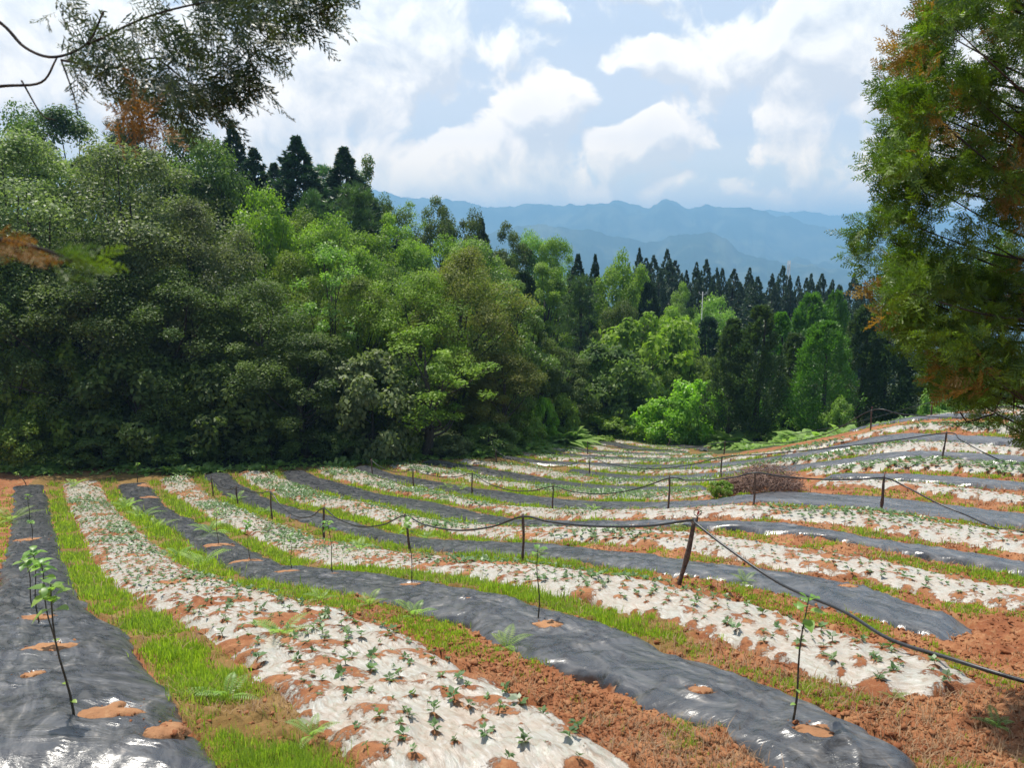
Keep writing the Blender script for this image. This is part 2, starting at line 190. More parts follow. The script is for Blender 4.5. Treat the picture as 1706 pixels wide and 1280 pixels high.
 [(14.64,80.76),(16.07,81.45),(16.29,81.28),(16.50,80.02),(16.47,79.07),(16.42,77.47),(16.20,75.25),(16.04,73.67),(15.58,70.19),(14.76,63.54),(14.42,59.73),(14.38,57.50),(14.89,55.00)]),
('k',[(16.42,37.47),(17.41,36.40),(17.66,35.65),(17.87,34.89),(18.01,34.58),(18.38,34.00),(18.54,33.71),(18.88,32.75),(19.26,30.63),(19.31,30.18),(19.81,24.97)],
 [(16.38,37.40),(17.47,36.44),(18.07,35.93),(18.73,35.51),(19.03,35.35),(19.42,34.81),(19.52,34.49),(19.65,33.49),(19.77,31.36),(19.80,30.91),(20.31,25.71)]),
('w',[(17.97,35.93),(19.55,35.15),(19.96,35.00),(20.12,34.79),(20.24,34.46),(20.29,34.12),(20.31,33.85),(20.33,33.59),(20.35,33.15),(20.36,32.71),(20.28,26.25)],
 [(17.97,35.94),(19.51,35.18),(19.92,35.05),(20.17,34.99),(20.50,34.91),(20.84,34.83),(21.04,34.67),(21.15,34.44),(21.21,34.01),(21.19,33.58),(20.93,27.21)]),
('k',[(19.42,35.20),(21.82,34.66),(22.00,34.38),(22.02,34.09),(21.99,33.67),(21.93,33.26),(21.82,32.78),(21.41,30.99),(21.03,27.82)],
 [(19.42,35.21),(21.34,34.75),(21.61,34.68),(21.83,34.63),(22.04,34.37),(22.15,34.05),(22.21,33.66),(22.23,32.20),(21.84,29.02)]),
('w',[(20.73,34.85),(21.36,34.75),(21.62,34.60),(22.08,34.02),(22.67,32.84),(25.21,30.89)],
 [(20.73,34.85),(21.35,34.71),(21.64,34.65),(22.36,34.51),(23.63,34.25),(26.17,32.31)]),
('w',[(9.41,23.36),(9.51,22.83),(9.67,22.40),(9.85,22.15),(10.81,21.06),(11.11,20.53),(11.47,19.94),(11.59,19.65),(11.79,18.84),(12.20,17.28),(12.83,14.14)],
 [(9.59,23.96),(10.10,23.79),(10.48,23.51),(10.69,23.29),(11.53,22.06),(11.91,21.57),(12.25,20.96),(12.37,20.67),(12.60,19.84),(12.84,18.22),(13.47,15.08)]),
('k',[(10.10,24.38),(10.77,23.53),(10.81,23.48),(11.66,22.15),(12.21,21.40),(12.72,20.45),(12.97,20.01),(13.32,18.92),(14.35,15.89)],
 [(10.27,24.79),(11.11,24.16),(11.16,24.11),(12.20,22.95),(12.70,22.19),(13.29,21.31),(13.51,20.87),(13.92,19.82),(14.96,16.79)]),
('w',[(10.28,26.01),(10.60,25.47),(10.80,25.23),(11.54,24.66),(11.97,24.32),(12.08,24.22),(12.30,24.00),(13.25,22.85),(13.44,22.61),(15.85,17.71)],
 [(10.51,26.71),(11.15,26.59),(11.46,26.47),(12.37,26.13),(12.87,25.86),(13.00,25.76),(13.22,25.53),(14.10,24.25),(14.24,23.96),(16.69,18.97)]),
]
GROUND=[(-13.95,34.48,-11.24),(-8.05,24.65,-8.81),(-5.62,21.90,-8.43),(-2.40,16.88,-6.83),(0.19,13.04,-5.52),(2.19,9.51,-4.33),(-7.26,38.50,-11.51),(-4.76,35.76,-11.24),(4.20,19.73,-6.83),(5.94,18.10,-6.18),(9.19,18.36,-6.41),(4.17,39.96,-11.82),(8.93,31.73,-9.49),(13.98,24.19,-6.67),(5.01,49.44,-13.30),(16.45,34.43,-8.04),(0.00,0.00,-1.75),(4.00,0.00,-1.70),(-4.00,0.00,-1.80),(0.00,-6.00,-1.00),(8.00,2.00,-2.00),(-8.00,2.00,-2.30),(-1.68,31.30,-10.20),(1.42,25.60,-8.80),(0.00,3.90,-2.85),(-1.82,3.80,-2.79),(2.24,4.00,-2.94),(-24.72,38.00,-11.71),(-16.50,41.00,-12.02),(-8.98,44.00,-12.35),(-0.87,47.00,-12.68),(2.00,53.00,-13.78),(9.79,62.00,-15.19),(14.08,52.00,-13.52),(17.98,35.00,-7.80),(19.33,35.00,-7.59),(20.68,35.00,-7.43),(22.54,35.50,-7.36),(25.20,36.50,-7.42),(28.64,38.00,-7.63),(15.15,22.00,-6.30),(6.36,9.00,-4.44),(6.45,19.50,-6.44),(11.67,31.00,-8.57),(8.28,11.80,-4.79),(-49.32,60.00,-9.00),(-35.27,60.00,-9.00),(-26.77,62.00,-9.00),(-17.91,65.00,-10.00),(-11.09,70.00,-12.00),(-3.10,75.00,-14.00),(5.68,75.00,-17.00),(15.43,80.00,-20.00),(22.31,72.00,-19.00),(26.47,62.00,-16.50),(23.23,46.00,-11.50),(26.82,46.00,-11.00),(31.08,47.00,-10.80),(37.36,48.00,-11.00),(30.30,60.00,-16.50),(34.99,60.00,-16.50),(44.36,60.00,-16.50),(-59.93,90.00,-3.00),(-41.01,95.00,-2.00),(-26.18,95.00,-3.00),(-15.85,100.00,-6.00),(-4.55,110.00,-11.00),(13.77,120.00,-18.00),(35.21,130.00,-21.00),(59.78,140.00,-25.00),(92.57,140.00,-27.00),(-126.01,140.00,3.00),(-76.46,150.00,3.00),(-41.33,150.00,0.00),(-7.03,170.00,-20.00)]
# ================================================================ helpers
rng = np.random.default_rng(7)
col = sc.collection
def tag(o, label=None, cat=None, group=None, kind=None):
    if label: o['label'] = label
    if cat: o['category'] = cat
    if group: o['group'] = group
    if kind: o['kind'] = kind
    return o
def empty(name, loc, rz=0.0):
    o = bpy.data.objects.new(name, None); o.location = tuple(float(q) for q in loc); o.rotation_euler = (0, 0, rz)
    o.empty_display_size = .2; col.objects.link(o); return o
def link(name, me, mat=None, parent=None, loc=None):
    o = bpy.data.objects.new(name, me); col.objects.link(o)
    if mat is not None and not me.materials: me.materials.append(mat)
    if parent is not None: o.parent = parent
    if loc is not None: o.location = tuple(float(q) for q in loc)
    return o
def mesh(name, V, Fs, attrs=None, smooth=False, uv=None):
    """V (n,3), Fs list of (m,k) index arrays"""
    me = bpy.data.meshes.new(name)
    V = np.asarray(V, np.float32)
    Fs = [np.asarray(f, np.int32) for f in (Fs if isinstance(Fs, list) else [Fs]) if len(f)]
    loops = np.concatenate([f.ravel() for f in Fs]); tot = np.concatenate([np.full(len(f), f.shape[1], np.int32) for f in Fs])
    me.vertices.add(len(V)); me.vertices.foreach_set('co', V.ravel())
    me.loops.add(len(loops)); me.loops.foreach_set('vertex_index', loops)
    me.polygons.add(len(tot)); me.polygons.foreach_set('loop_start', np.r_[0, np.cumsum(tot)[:-1]].astype(np.int32))
    me.polygons.foreach_set('loop_total', tot)
    if smooth: me.polygons.foreach_set('use_smooth', np.ones(len(tot), bool))
    for k, a in (attrs or {}).items():
        at = me.attributes.new(k, 'FLOAT', 'POINT'); at.data.foreach_set('value', np.asarray(a, np.float32))
    if uv is not None:
        l = me.uv_layers.new(name='UVMap'); l.data.foreach_set('uv', np.asarray(uv, np.float32)[loops].ravel())
    me.update(calc_edges=True); me.validate(); return me
def grid_faces(n, m):
    i = np.arange(n - 1)[:, None] * m + np.arange(m - 1)[None]
    i = i.ravel(); return np.stack([i, i + 1, i + m + 1, i + m], 1)
# ---- value noise (numpy)
_perm = np.random.default_rng(3).random((256, 256))
def vn(x, y):
    xi = np.floor(x).astype(int); yi = np.floor(y).astype(int); fx = x - xi; fy = y - yi
    fx = fx * fx * (3 - 2 * fx); fy = fy * fy * (3 - 2 * fy)
    g = lambda a, b: _perm[a & 255, b & 255]
    return (g(xi, yi) * (1 - fx) + g(xi + 1, yi) * fx) * (1 - fy) + (g(xi, yi + 1) * (1 - fx) + g(xi + 1, yi + 1) * fx) * fy - .5
def fbm(x, y, o=4, gain=.5):
    s = 0; a = 1
    for k in range(o):
        s = s + a * vn(x * 2 ** k + 17.3 * k, y * 2 ** k + 9.1 * k); a *= gain
    return s
def smooth01(x, a, b):
    t = np.clip((x - a) / (b - a), 0, 1); return t * t * (3 - 2 * t)
# ---- ground height: thin plate through surveyed points of the slope
_C = np.array(GROUND)
def _U(r2): return np.where(r2 > 1e-9, r2 * np.log(np.maximum(r2, 1e-9)), 0)
def _fit(lam):
    n = len(_C); A = np.zeros((n + 3, n + 3)); d = _C[:, None, :2] - _C[None, :, :2]
    A[:n, :n] = _U((d ** 2).sum(-1)) + lam * np.eye(n); A[:n, n] = 1; A[:n, n + 1:] = _C[:, :2]
    A[n, :n] = 1; A[n + 1:, :n] = _C[:, :2].T
    return np.linalg.solve(A, np.r_[_C[:, 2], 0, 0, 0])
_W = _fit(8.0)
def H(x, y):
    x = np.asarray(x, float); y = np.asarray(y, float)
    r = np.sqrt(x * x + y * y); k = np.minimum(1, 165 / np.maximum(r, 1e-6)); X = x * k; Y = np.maximum(y * k, -8)
    z = _W[-3] + _W[-2] * X + _W[-1] * Y
    for (cx, cy_, _), w in zip(_C, _W): z = z + w * _U((X - cx) ** 2 + (Y - cy_) ** 2)
    z = np.where(Y < 0, np.maximum(z, -2.5 + 0 * z), z)
    far = smooth01(r, 165, 900)
    return np.clip(z, -60, 10) * (1 - far) + (-260 + 25 * np.sin(x / 700) * np.cos(y / 900)) * far
def hit(px, py, tmax=110.0):
    """the ground point that is seen at photo pixel (px, py)"""
    r = ray(px, py); ts = np.geomspace(1.5, tmax, 1500); P = r[None] * ts[:, None]; g = P[:, 2] - H(P[:, 0], P[:, 1])
    i = int(np.argmax(g < 0))
    if g[i] >= 0:
        j = int(np.argmin(np.where(ts > 5, g / ts, 9))); return np.array([P[j, 0], P[j, 1], float(H(P[j, 0], P[j, 1]))])
    if i == 0: return P[0]
    a = g[i - 1] / (g[i - 1] - g[i]); return P[i - 1] + (P[i] - P[i - 1]) * a
def at(px, d):
    x = (px - 853) / F * d; return np.array([x, d, float(H(x, d))])
def px_of(x, y, z):
    yc = y * _cp - z * _sp; vc = z * _cp + y * _sp
    return 853 + F * x / np.maximum(yc, .01), 640 - F * vc / np.maximum(yc, .01)
def height_for(P, top_py):
    """height that makes something standing at P reach photo row top_py"""
    r = ray(px_of(*P)[0], top_py); return r[2] / r[1] * P[1] - P[2]
def tube(pts, rad, k=6, cap=True):
    pts = np.asarray(pts, float); n = len(pts); rad = np.broadcast_to(rad, (n,))
    t = np.gradient(pts, axis=0); t /= np.linalg.norm(t, axis=1, keepdims=True) + 1e-9
    up = np.array([.13, .21, .97]); a = np.cross(t, up); bad = np.linalg.norm(a, axis=1) < .05
    a[bad] = np.cross(t[bad], [1, 0, 0]); a /= np.linalg.norm(a, axis=1, keepdims=True); b = np.cross(t, a)
    th = np.arange(k) * 2 * math.pi / k
    V = pts[:, None] + rad[:, None, None] * (np.cos(th)[None, :, None] * a[:, None] + np.sin(th)[None, :, None] * b[:, None])
    V = V.reshape(-1, 3); i = np.arange(n - 1)[:, None] * k; j = np.arange(k)[None]
    Q = np.stack([i + j, i + (j + 1) % k, i + k + (j + 1) % k, i + k + j], -1).reshape(-1, 4)
    out = [Q]
    if cap: out += [np.arange(k)[None, ::-1], (np.arange(k) + (n - 1) * k)[None]]
    return V, out
class MB:
    def __init__(s): s.V = []; s.F = {}; s.n = 0; s.A = {}
    def add(s, V, Fs, **attrs):
        V = np.asarray(V, float)
        for f in (Fs if isinstance(Fs, list) else [Fs]):
            f = np.asarray(f)
            if len(f): s.F.setdefault(f.shape[1], []).append(f + s.n)
        for k, a in attrs.items(): s.A.setdefault(k, []).append(np.broadcast_to(a, (len(V),)))
        s.V.append(V); s.n += len(V); return s
    def mesh(s, name, smooth=False):
        return mesh(name, np.concatenate(s.V), [np.concatenate(f) for f in s.F.values()], {k: np.concatenate(a) for k, a in s.A.items()}, smooth)
def unit(v): return v / (np.linalg.norm(v, axis=-1, keepdims=True) + 1e-9)
def rand_dirs(n, r=rng): return unit(r.normal(size=(n, 3)))
def leaves(P, T, Nn, L, Wd, fold=.12):
    """diamond leaves: base point P, axis T, face normal Nn, length L, width Wd"""
    T = unit(T); S = unit(np.cross(T, Nn)); Nn = np.cross(S, T)
    L = np.broadcast_to(L, (len(P),))[:, None]; Wd = np.broadcast_to(Wd, (len(P),))[:, None]
    m = P + T * L * .45 + Nn * L * fold
    V = np.stack([P, m + S * Wd * .5, P + T * L - Nn * L * fold * .6, m - S * Wd * .5], 1).reshape(-1, 3)
    return V, np.arange(len(V)).reshape(-1, 4)
# ================================================================ materials
def material(name):
    m = bpy.data.materials.new(name); m.use_nodes = True; m.node_tree.nodes.clear(); return m, N(m.node_tree)
def finish(n, shader, disp=None):
    o = n.new('ShaderNodeOutputMaterial'); n.t.links.new(shader, o.inputs['Surface'])
def bsdf(n, **k):
    b = n.new('ShaderNodeBsdfPrincipled')
    for a, v in k.items(): n.put(b.inputs[a.replace('_', ' ')], v)
    return b
def bump(n, h, strength=.4, dist=.02):
    b = n.new('ShaderNodeBump'); b.inputs['Strength'].default_value = strength; b.inputs['Distance'].default_value = dist
    n.put(b.inputs['Height'], h); return b.outputs[0]
def leaf_mat(name, base, young, trans=.35, rough=.45, tcol=None, spec=.5, var=.35):
    """leaf: two natural tones picked per leaf, light also passes through it"""
    m, n = material(name)
    t = n.attr('tint').outputs['Fac']
    oi = n.new('ShaderNodeObjectInfo')
    c = n.mix(t, base, young)
    geo = n.new('ShaderNodeNewGeometry')
    nz = n.noise(geo.outputs['Position'], .55, 2, .5).outputs[0]
    h = n.new('ShaderNodeHueSaturation'); n.put(h.inputs['Color'], c)
    n.put(h.inputs['Hue'], n.m('ADD', .488, n.m('MULTIPLY', oi.outputs['Random'], .024)))
    n.put(h.inputs['Saturation'], n.m('ADD', .88, n.m('MULTIPLY', nz, .25)))
    n.put(h.inputs['Value'], n.m('ADD', 1 - var / 2 - .15, n.m('ADD', n.m('MULTIPLY', oi.outputs['Random'], var), n.m('MULTIPLY', nz, .3))))
    p = bsdf(n, Base_Color=h.outputs[0], Roughness=rough, Specular_IOR_Level=spec)
    tr = n.new('ShaderNodeBsdfTranslucent')
    n.put(tr.inputs[0], n.mix(1.0, h.outputs[0], (0, 0, 0)) if False else n.v('MULTIPLY', h.outputs[0], tcol or (1.5, 1.7, .8)))
    mx = n.new('ShaderNodeMixShader'); mx.inputs[0].default_value = trans
    n.t.links.new(p.outputs[0], mx.inputs[1]); n.t.links.new(tr.outputs[0], mx.inputs[2])
    finish(n, mx.outputs[0]); return m
def plain_mat(name, a, b, scale=8, rough=.8, bumps=.3, dist=.01, spec=.3):
    m, n = material(name)
    tc = n.new('ShaderNodeTexCoord'); geo = n.new('ShaderNodeNewGeometry')
    z = n.noise(geo.outputs['Position'], scale, 5, .6).outputs[0]
    p = bsdf(n, Base_Color=n.mix(n.ss(z, .3, .7), a, b), Roughness=rough, Specular_IOR_Level=spec, Normal=bump(n, z, bumps, dist))
    finish(n, p.outputs[0]); return m
def soil_colour(n, pos):
    z1 = n.noise(pos, 1.3, 4, .6).outputs[0]; z2 = n.noise(pos, 11, 5, .65).outputs[0]; z3 = n.noise(pos, 60, 3, .6).outputs[0]
    c = n.mix(n.ss(z1, .35, .68), (.200, .072, .031), (.30, .135, .062))
    c = n.mix(n.ss(z2, .5, .78), c, (.36, .20, .10))
    c = n.mix(n.ss(z2, .45, .25), c, (.095, .036, .018))
    return c, n.m('ADD', n.m('MULTIPLY', z2, .7), n.m('MULTIPLY', z3, .3))
def ground_mat():
    m, n = material('ground_soil'); geo = n.new('ShaderNodeNewGeometry'); pos = geo.outputs['Position']
    c, h = soil_colour(n, pos)
    g = n.attr('green').outputs['Fac']; fld = n.attr('field').outputs['Fac']
    gz = n.noise(pos, 5, 4, .6).outputs[0]
    gm = n.ss(n.m('ADD', g, n.m('MULTIPLY', n.m('SUBTRACT', gz, .5), 1.3)), .45, .75)
    c = n.mix(n.m('MULTIPLY', gm, .5), c, (.085, .10, .022))
    dry = n.noise(pos, 2.1, 5, .7).outputs[0]
    c = n.mix(n.m('MULTIPLY', n.ss(dry, .54, .68), .45), c, (.34, .22, .11))
    c = n.mix(fld, (.045, .06, .022), c)
    p = bsdf(n, Base_Color=c, Roughness=.95, Specular_IOR_Level=.15, Normal=bump(n, h, .9, .03))
    finish(n, p.outputs[0]); return m
def soil_mat():
    m, n = material('loose_soil'); geo = n.new('ShaderNodeNewGeometry')
    c, h = soil_colour(n, geo.outputs['Position'])
    p = bsdf(n, Base_Color=c, Roughness=.95, Specular_IOR_Level=.15, Normal=bump(n, h, 1.0, .02)); finish(n, p.outputs[0]); return m
def sand_mat():
    m, n = material('sandy_soil'); geo = n.new('ShaderNodeNewGeometry')
    c, h = soil_colour(n, geo.outputs['Position'])
    c = n.mix(.22, c, (.46, .32, .18)); p = bsdf(n, Base_Color=c, Roughness=.95, Specular_IOR_Level=.1, Normal=bump(n, h, 1.0, .02)); finish(n, p.outputs[0]); return m
def pale_film_mat():
    m, n = material('pale_mulch_film'); geo = n.new('ShaderNodeNewGeometry'); pos = geo.outputs['Position']
    uv = n.new('ShaderNodeUVMap').outputs[0]
    c, h = soil_colour(n, pos)
    s = n.attr('soil').outputs['Fac']
    z = n.noise(pos, 19, 5, .7).outputs[0]; zl = n.noise(pos, 2.6, 4, .6).outputs[0]
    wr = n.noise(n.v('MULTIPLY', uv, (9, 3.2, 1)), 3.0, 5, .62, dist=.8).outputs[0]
    k = n.m('ADD', s, n.m('ADD', n.m('MULTIPLY', n.m('SUBTRACT', z, .5), 2.9), n.m('MULTIPLY', n.m('SUBTRACT', zl, .5), 2.6)))
    k = n.ss(k, .12, .5)
    film = n.mix(n.ss(zl, .35, .65), (.365, .345, .30), (.385, .32, .26))
    film = n.mix(n.m('MULTIPLY', n.ss(z, .45, .7), .55), film, (.30, .34, .27))
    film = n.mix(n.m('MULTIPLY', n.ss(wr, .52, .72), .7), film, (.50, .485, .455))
    film = n.mix(n.m('MULTIPLY', n.ss(wr, .52, .32), .7), film, (.24, .17, .115))  # wrinkle shading put into the colour: pale crests, creases darkened with soil smears
    colr = n.mix(k, film, c)
    nb = bump(n, n.m('ADD', n.m('MULTIPLY', wr, .7), n.m('MULTIPLY', h, k)), .8, .03)
    p = bsdf(n, Base_Color=colr, Roughness=n.m('ADD', .38, n.m('MULTIPLY', k, .5)), Specular_IOR_Level=n.m('SUBTRACT', .5, n.m('MULTIPLY', k, .35)), Normal=nb)
    finish(n, p.outputs[0]); return m
def black_film_mat():
    m, n = material('black_mulch_film'); geo = n.new('ShaderNodeNewGeometry'); pos = geo.outputs['Position']
    uv = n.new('ShaderNodeUVMap').outputs[0]
    wa = n.noise(n.v('MULTIPLY', uv, (1.6, 6.5, 1)), 1.4, 5, .6, dist=1.2).outputs[0]
    wb = n.noise(pos, 3.1, 5, .6, dist=.5).outputs[0]; wc = n.noise(pos, 22, 3, .55).outputs[0]
    dust = n.noise(n.v('MULTIPLY', uv, (3.0, 1.2, 1)), 1.1, 6, .7, dist=1.8).outputs[0]
    cbase = n.mix(n.ss(dust, .38, .72), (.020, .020, .022), (.11, .105, .10))
    cbase = n.mix(n.m('MULTIPLY', n.ss(dust, .60, .74), .65), cbase, (.36, .31, .26))
    c, h = soil_colour(n, pos)
    s = n.attr('soil').outputs['Fac']
    k = n.ss(n.m('ADD', s, n.m('MULTIPLY', n.m('SUBTRACT', wc, .5), 1.2)), .3, .55)
    colr = n.mix(k, cbase, c)
    calm = n.ss(n.noise(pos, .9, 3, .5).outputs[0], .35, .65)
    nb = bump(n, n.m('ADD', n.m('MULTIPLY', n.m('MULTIPLY', wa, n.m('ADD', .25, calm)), .8), n.m('MULTIPLY', wb, .6)), .42, .05)
    rough = n.m('ADD', .17, n.m('ADD', n.m('MULTIPLY', dust, .24), n.m('MULTIPLY', k, .4)))
    p = bsdf(n, Base_Color=colr, Roughness=rough, Specular_IOR_Level=n.m('SUBTRACT', .95, n.m('MULTIPLY', k, .8)), Normal=nb, Sheen_Weight=.10, Sheen_Roughness=.35, Sheen_Tint=(.80, .87, 1.0))
    finish(n, p.outputs[0]); return m
M = dict(
    ground=ground_mat(), soil=soil_mat(), sand=sand_mat(), pale=pale_film_mat(), black=black_film_mat(),
    bark=plain_mat('bark', (.030, .025, .020), (.075, .062, .050), 14, .9, .6, .03),
    dark_bark=plain_mat('dark_bark', (.02, .016, .013), (.06, .045, .035), 16, .9, .6, .02),
    stake=plain_mat('weathered_stake', (.05, .032, .024), (.15, .10, .075), 30, .85, .5, .006),
    hose=plain_mat('black_hose', (.012, .012, .013), (.03, .03, .032), 25, .38, .1, .004, .5),
    wire=plain_mat('grey_wire', (.12, .12, .12), (.2, .2, .2), 30, .5, .1, .002, .5),
    red=plain_mat('red_plastic', (.5, .05, .04), (.6, .08, .06), 30, .4, .1, .002, .5),
    twig=plain_mat('dead_twig', (.13, .075, .055), (.30, .20, .155), 9, .9, .4, .01),
    stem=plain_mat('sapling_stem', (.04, .04, .03), (.09, .075, .05), 25, .8, .3, .004),
    white_paint=plain_mat('pale_steel', (.28, .29, .30), (.38, .38, .38), 6, .6, .1, .01),
    olive=leaf_mat('leaf_olive', (.080, .112, .040), (.22, .265, .10), .38, .5, spec=.35, var=.55),
    dark=leaf_mat('leaf_dark', (.046, .082, .021), (.135, .19, .038), .36, .55, spec=.25, var=.55),
    mid=leaf_mat('leaf_mid', (.080, .145, .020), (.24, .335, .042), .40, .52, spec=.25, var=.55),
    lime=leaf_mat('leaf_lime', (.12, .22, .016), (.24, .38, .035), .5, .45, var=.55),
    light=leaf_mat('leaf_light', (.11, .19, .035), (.22, .33, .065), .48, .45, var=.55),
    rusty=leaf_mat('leaf_rusty', (.10, .15, .028), (.24, .24, .05), .42, .52, spec=.25, var=.55),
    fir=leaf_mat('needle_fir', (.018, .045, .020), (.045, .085, .034), .2, .5),
    pine=leaf_mat('needle_pine', (.055, .115, .038), (.115, .20, .065), .32, .45),
    farfir=leaf_mat('needle_dark_ridge', (.030, .060, .030), (.065, .105, .045), .15, .55, var=.35),
    thuja=leaf_mat('spray_thuja', (.038, .075, .026), (.09, .14, .04), .3, .5),
    thuja_bright=leaf_mat('spray_thuja_bright', (.055, .14, .018), (.115, .25, .03), .4, .5),  # foliage of a brighter green than the other thujas
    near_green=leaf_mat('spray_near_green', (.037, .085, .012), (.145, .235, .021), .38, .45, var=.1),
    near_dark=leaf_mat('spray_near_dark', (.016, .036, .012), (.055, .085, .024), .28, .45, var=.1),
    dead=leaf_mat('spray_dead', (.15, .088, .020), (.30, .20, .045), .35, .6, tcol=(1.4, 1.1, .6), var=.1),
    grass=leaf_mat('grass_blade', (.15, .25, .018), (.36, .42, .06), .45, .45, var=.1),
    fern=leaf_mat('fern_frond', (.16, .27, .05), (.32, .42, .13), .48, .45, var=.15),
    crop=leaf_mat('crop_leaf', (.050, .105, .030), (.14, .22, .075), .30, .42, var=.2),
    sapleaf=leaf_mat('sapling_leaf', (.11, .24, .035), (.28, .42, .09), .45, .4, var=.1),
    dry=leaf_mat('dry_stalk', (.24, .14, .065), (.42, .29, .16), .2, .8, tcol=(1.2, 1, .8), var=.1),
)
# ================================================================ the mulched beds
class Bed: pass
def smooth_poly(A, n):
    A = np.asarray(A, float); s = np.r_[0, np.cumsum(np.linalg.norm(np.diff(A, axis=0), axis=1))]
    u = np.linspace(0, s[-1], n); return np.stack([np.interp(u, s, A[:, i]) for i in (0, 1)], 1)
beds = []
for bi, (kind, lo, up) in enumerate(BEDS):
    b = Bed(); b.kind = kind; b.i = bi
    lo = np.array(lo); up = np.array(up)
    d = up - lo; w = np.linalg.norm(d, axis=1, keepdims=True)
    if 22 <= bi < 28:                                   # crest rows seen edge-on: keep a plausible width
        up = np.where(w < .7, lo + np.array([[.45, .75]]) * .9, up)
    b.lo, b.up = lo, up
    # adaptive stations: finer near the camera
    mid = (lo + up) / 2; seg = np.linalg.norm(np.diff(mid, axis=0), axis=1); s = np.r_[0, np.cumsum(seg)]
    st = [0.0]
    while st[-1] < s[-1]:
        dd = np.linalg.norm([np.interp(st[-1], s, mid[:, 0]), np.interp(st[-1], s, mid[:, 1])])
        st.append(st[-1] + float(np.clip(dd * .0048, .028, .25)))
    st = np.array(st); st[-1] = s[-1]
    b.L = np.stack([np.interp(st, s, lo[:, k]) for k in (0, 1)], 1); b.Rr = np.stack([np.interp(st, s, up[:, k]) for k in (0, 1)], 1)
    b.s = st; b.poly = np.concatenate([b.L[::4], b.Rr[::-1][::4]])
    b.wid = np.linalg.norm(b.Rr - b.L, axis=1)
    beds.append(b)
def inside_beds(x, y, shrink=0.0):
    """index of the bed a plan point lies in, else -1"""
    out = np.full(len(x), -1)
    for b in beds:
        P = b.poly; lo = P.min(0); hi = P.max(0)
        c = np.where((x > lo[0]) & (x < hi[0]) & (y > lo[1]) & (y < hi[1]) & (out < 0))[0]
        if not len(c): continue
        X = x[c]; Y = y[c]; ins = np.zeros(len(c), bool)
        for (x0, y0), (x1, y1) in zip(P, np.roll(P, -1, 0)):
            if y0 == y1: continue
            ins ^= ((y0 > Y) != (y1 > Y)) & (X < (x1 - x0) * (Y - y0) / (y1 - y0) + x0)
        out[c[ins]] = b.i
    return out
def film_z(x, y):
    """top of the plastic (or of the soil where there is none) at plan points"""
    x = np.asarray(x, float).ravel(); y = np.asarray(y, float).ravel(); z = H(x, y); bi = inside_beds(x, y)
    for i in np.unique(bi[bi >= 0]):
        b = beds[i]; c = np.where(bi == i)[0]; mid = (b.L + b.Rr) / 2
        k = np.array([int(np.argmin(np.hypot(mid[:, 0] - x[q], mid[:, 1] - y[q]))) for q in c])
        w = b.Rr[k] - b.L[k]; u = np.clip(((np.stack([x[c], y[c]], 1) - b.L[k]) * w).sum(1) / (w ** 2).sum(1), 0, 1)
        e = (1 - np.minimum(u, 1 - u) * 2) ** 3; dome = 1 - np.abs(2 * u - 1) ** 4
        z[c] += .018 + .085 * dome - .07 * e ** 3 + fbm(x[c] * .9 + 3 * i, y[c] * .9, 3) * .035 * dome
    return z
# where grass covers the furrow beside each bed: photo column at which green gives way to red soil
GREEN_TO = {0: 900, 1: 520, 2: 1120, 3: 980, 4: 900, 5: 860, 6: 800, 7: 880, 8: 1060, 9: 1250, 10: 1260, 11: 1260, 12: 1200, 13: 1210, 14: 1240, 15: 1250}
def greenness(i, x, y, side):
    j = np.where(side > 0, i, i - 1)                # furrow j lies between bed j and bed j+1
    lim = np.array([GREEN_TO.get(int(q), 1200) if q >= 0 else 300 for q in range(-1, len(beds) + 1)])[j + 1]
    px, _ = px_of(x, y, H(x, y))
    g = 1 - smooth01(px, lim - 160, lim + 240) * .8
    return np.where(j < 0, .45, g)
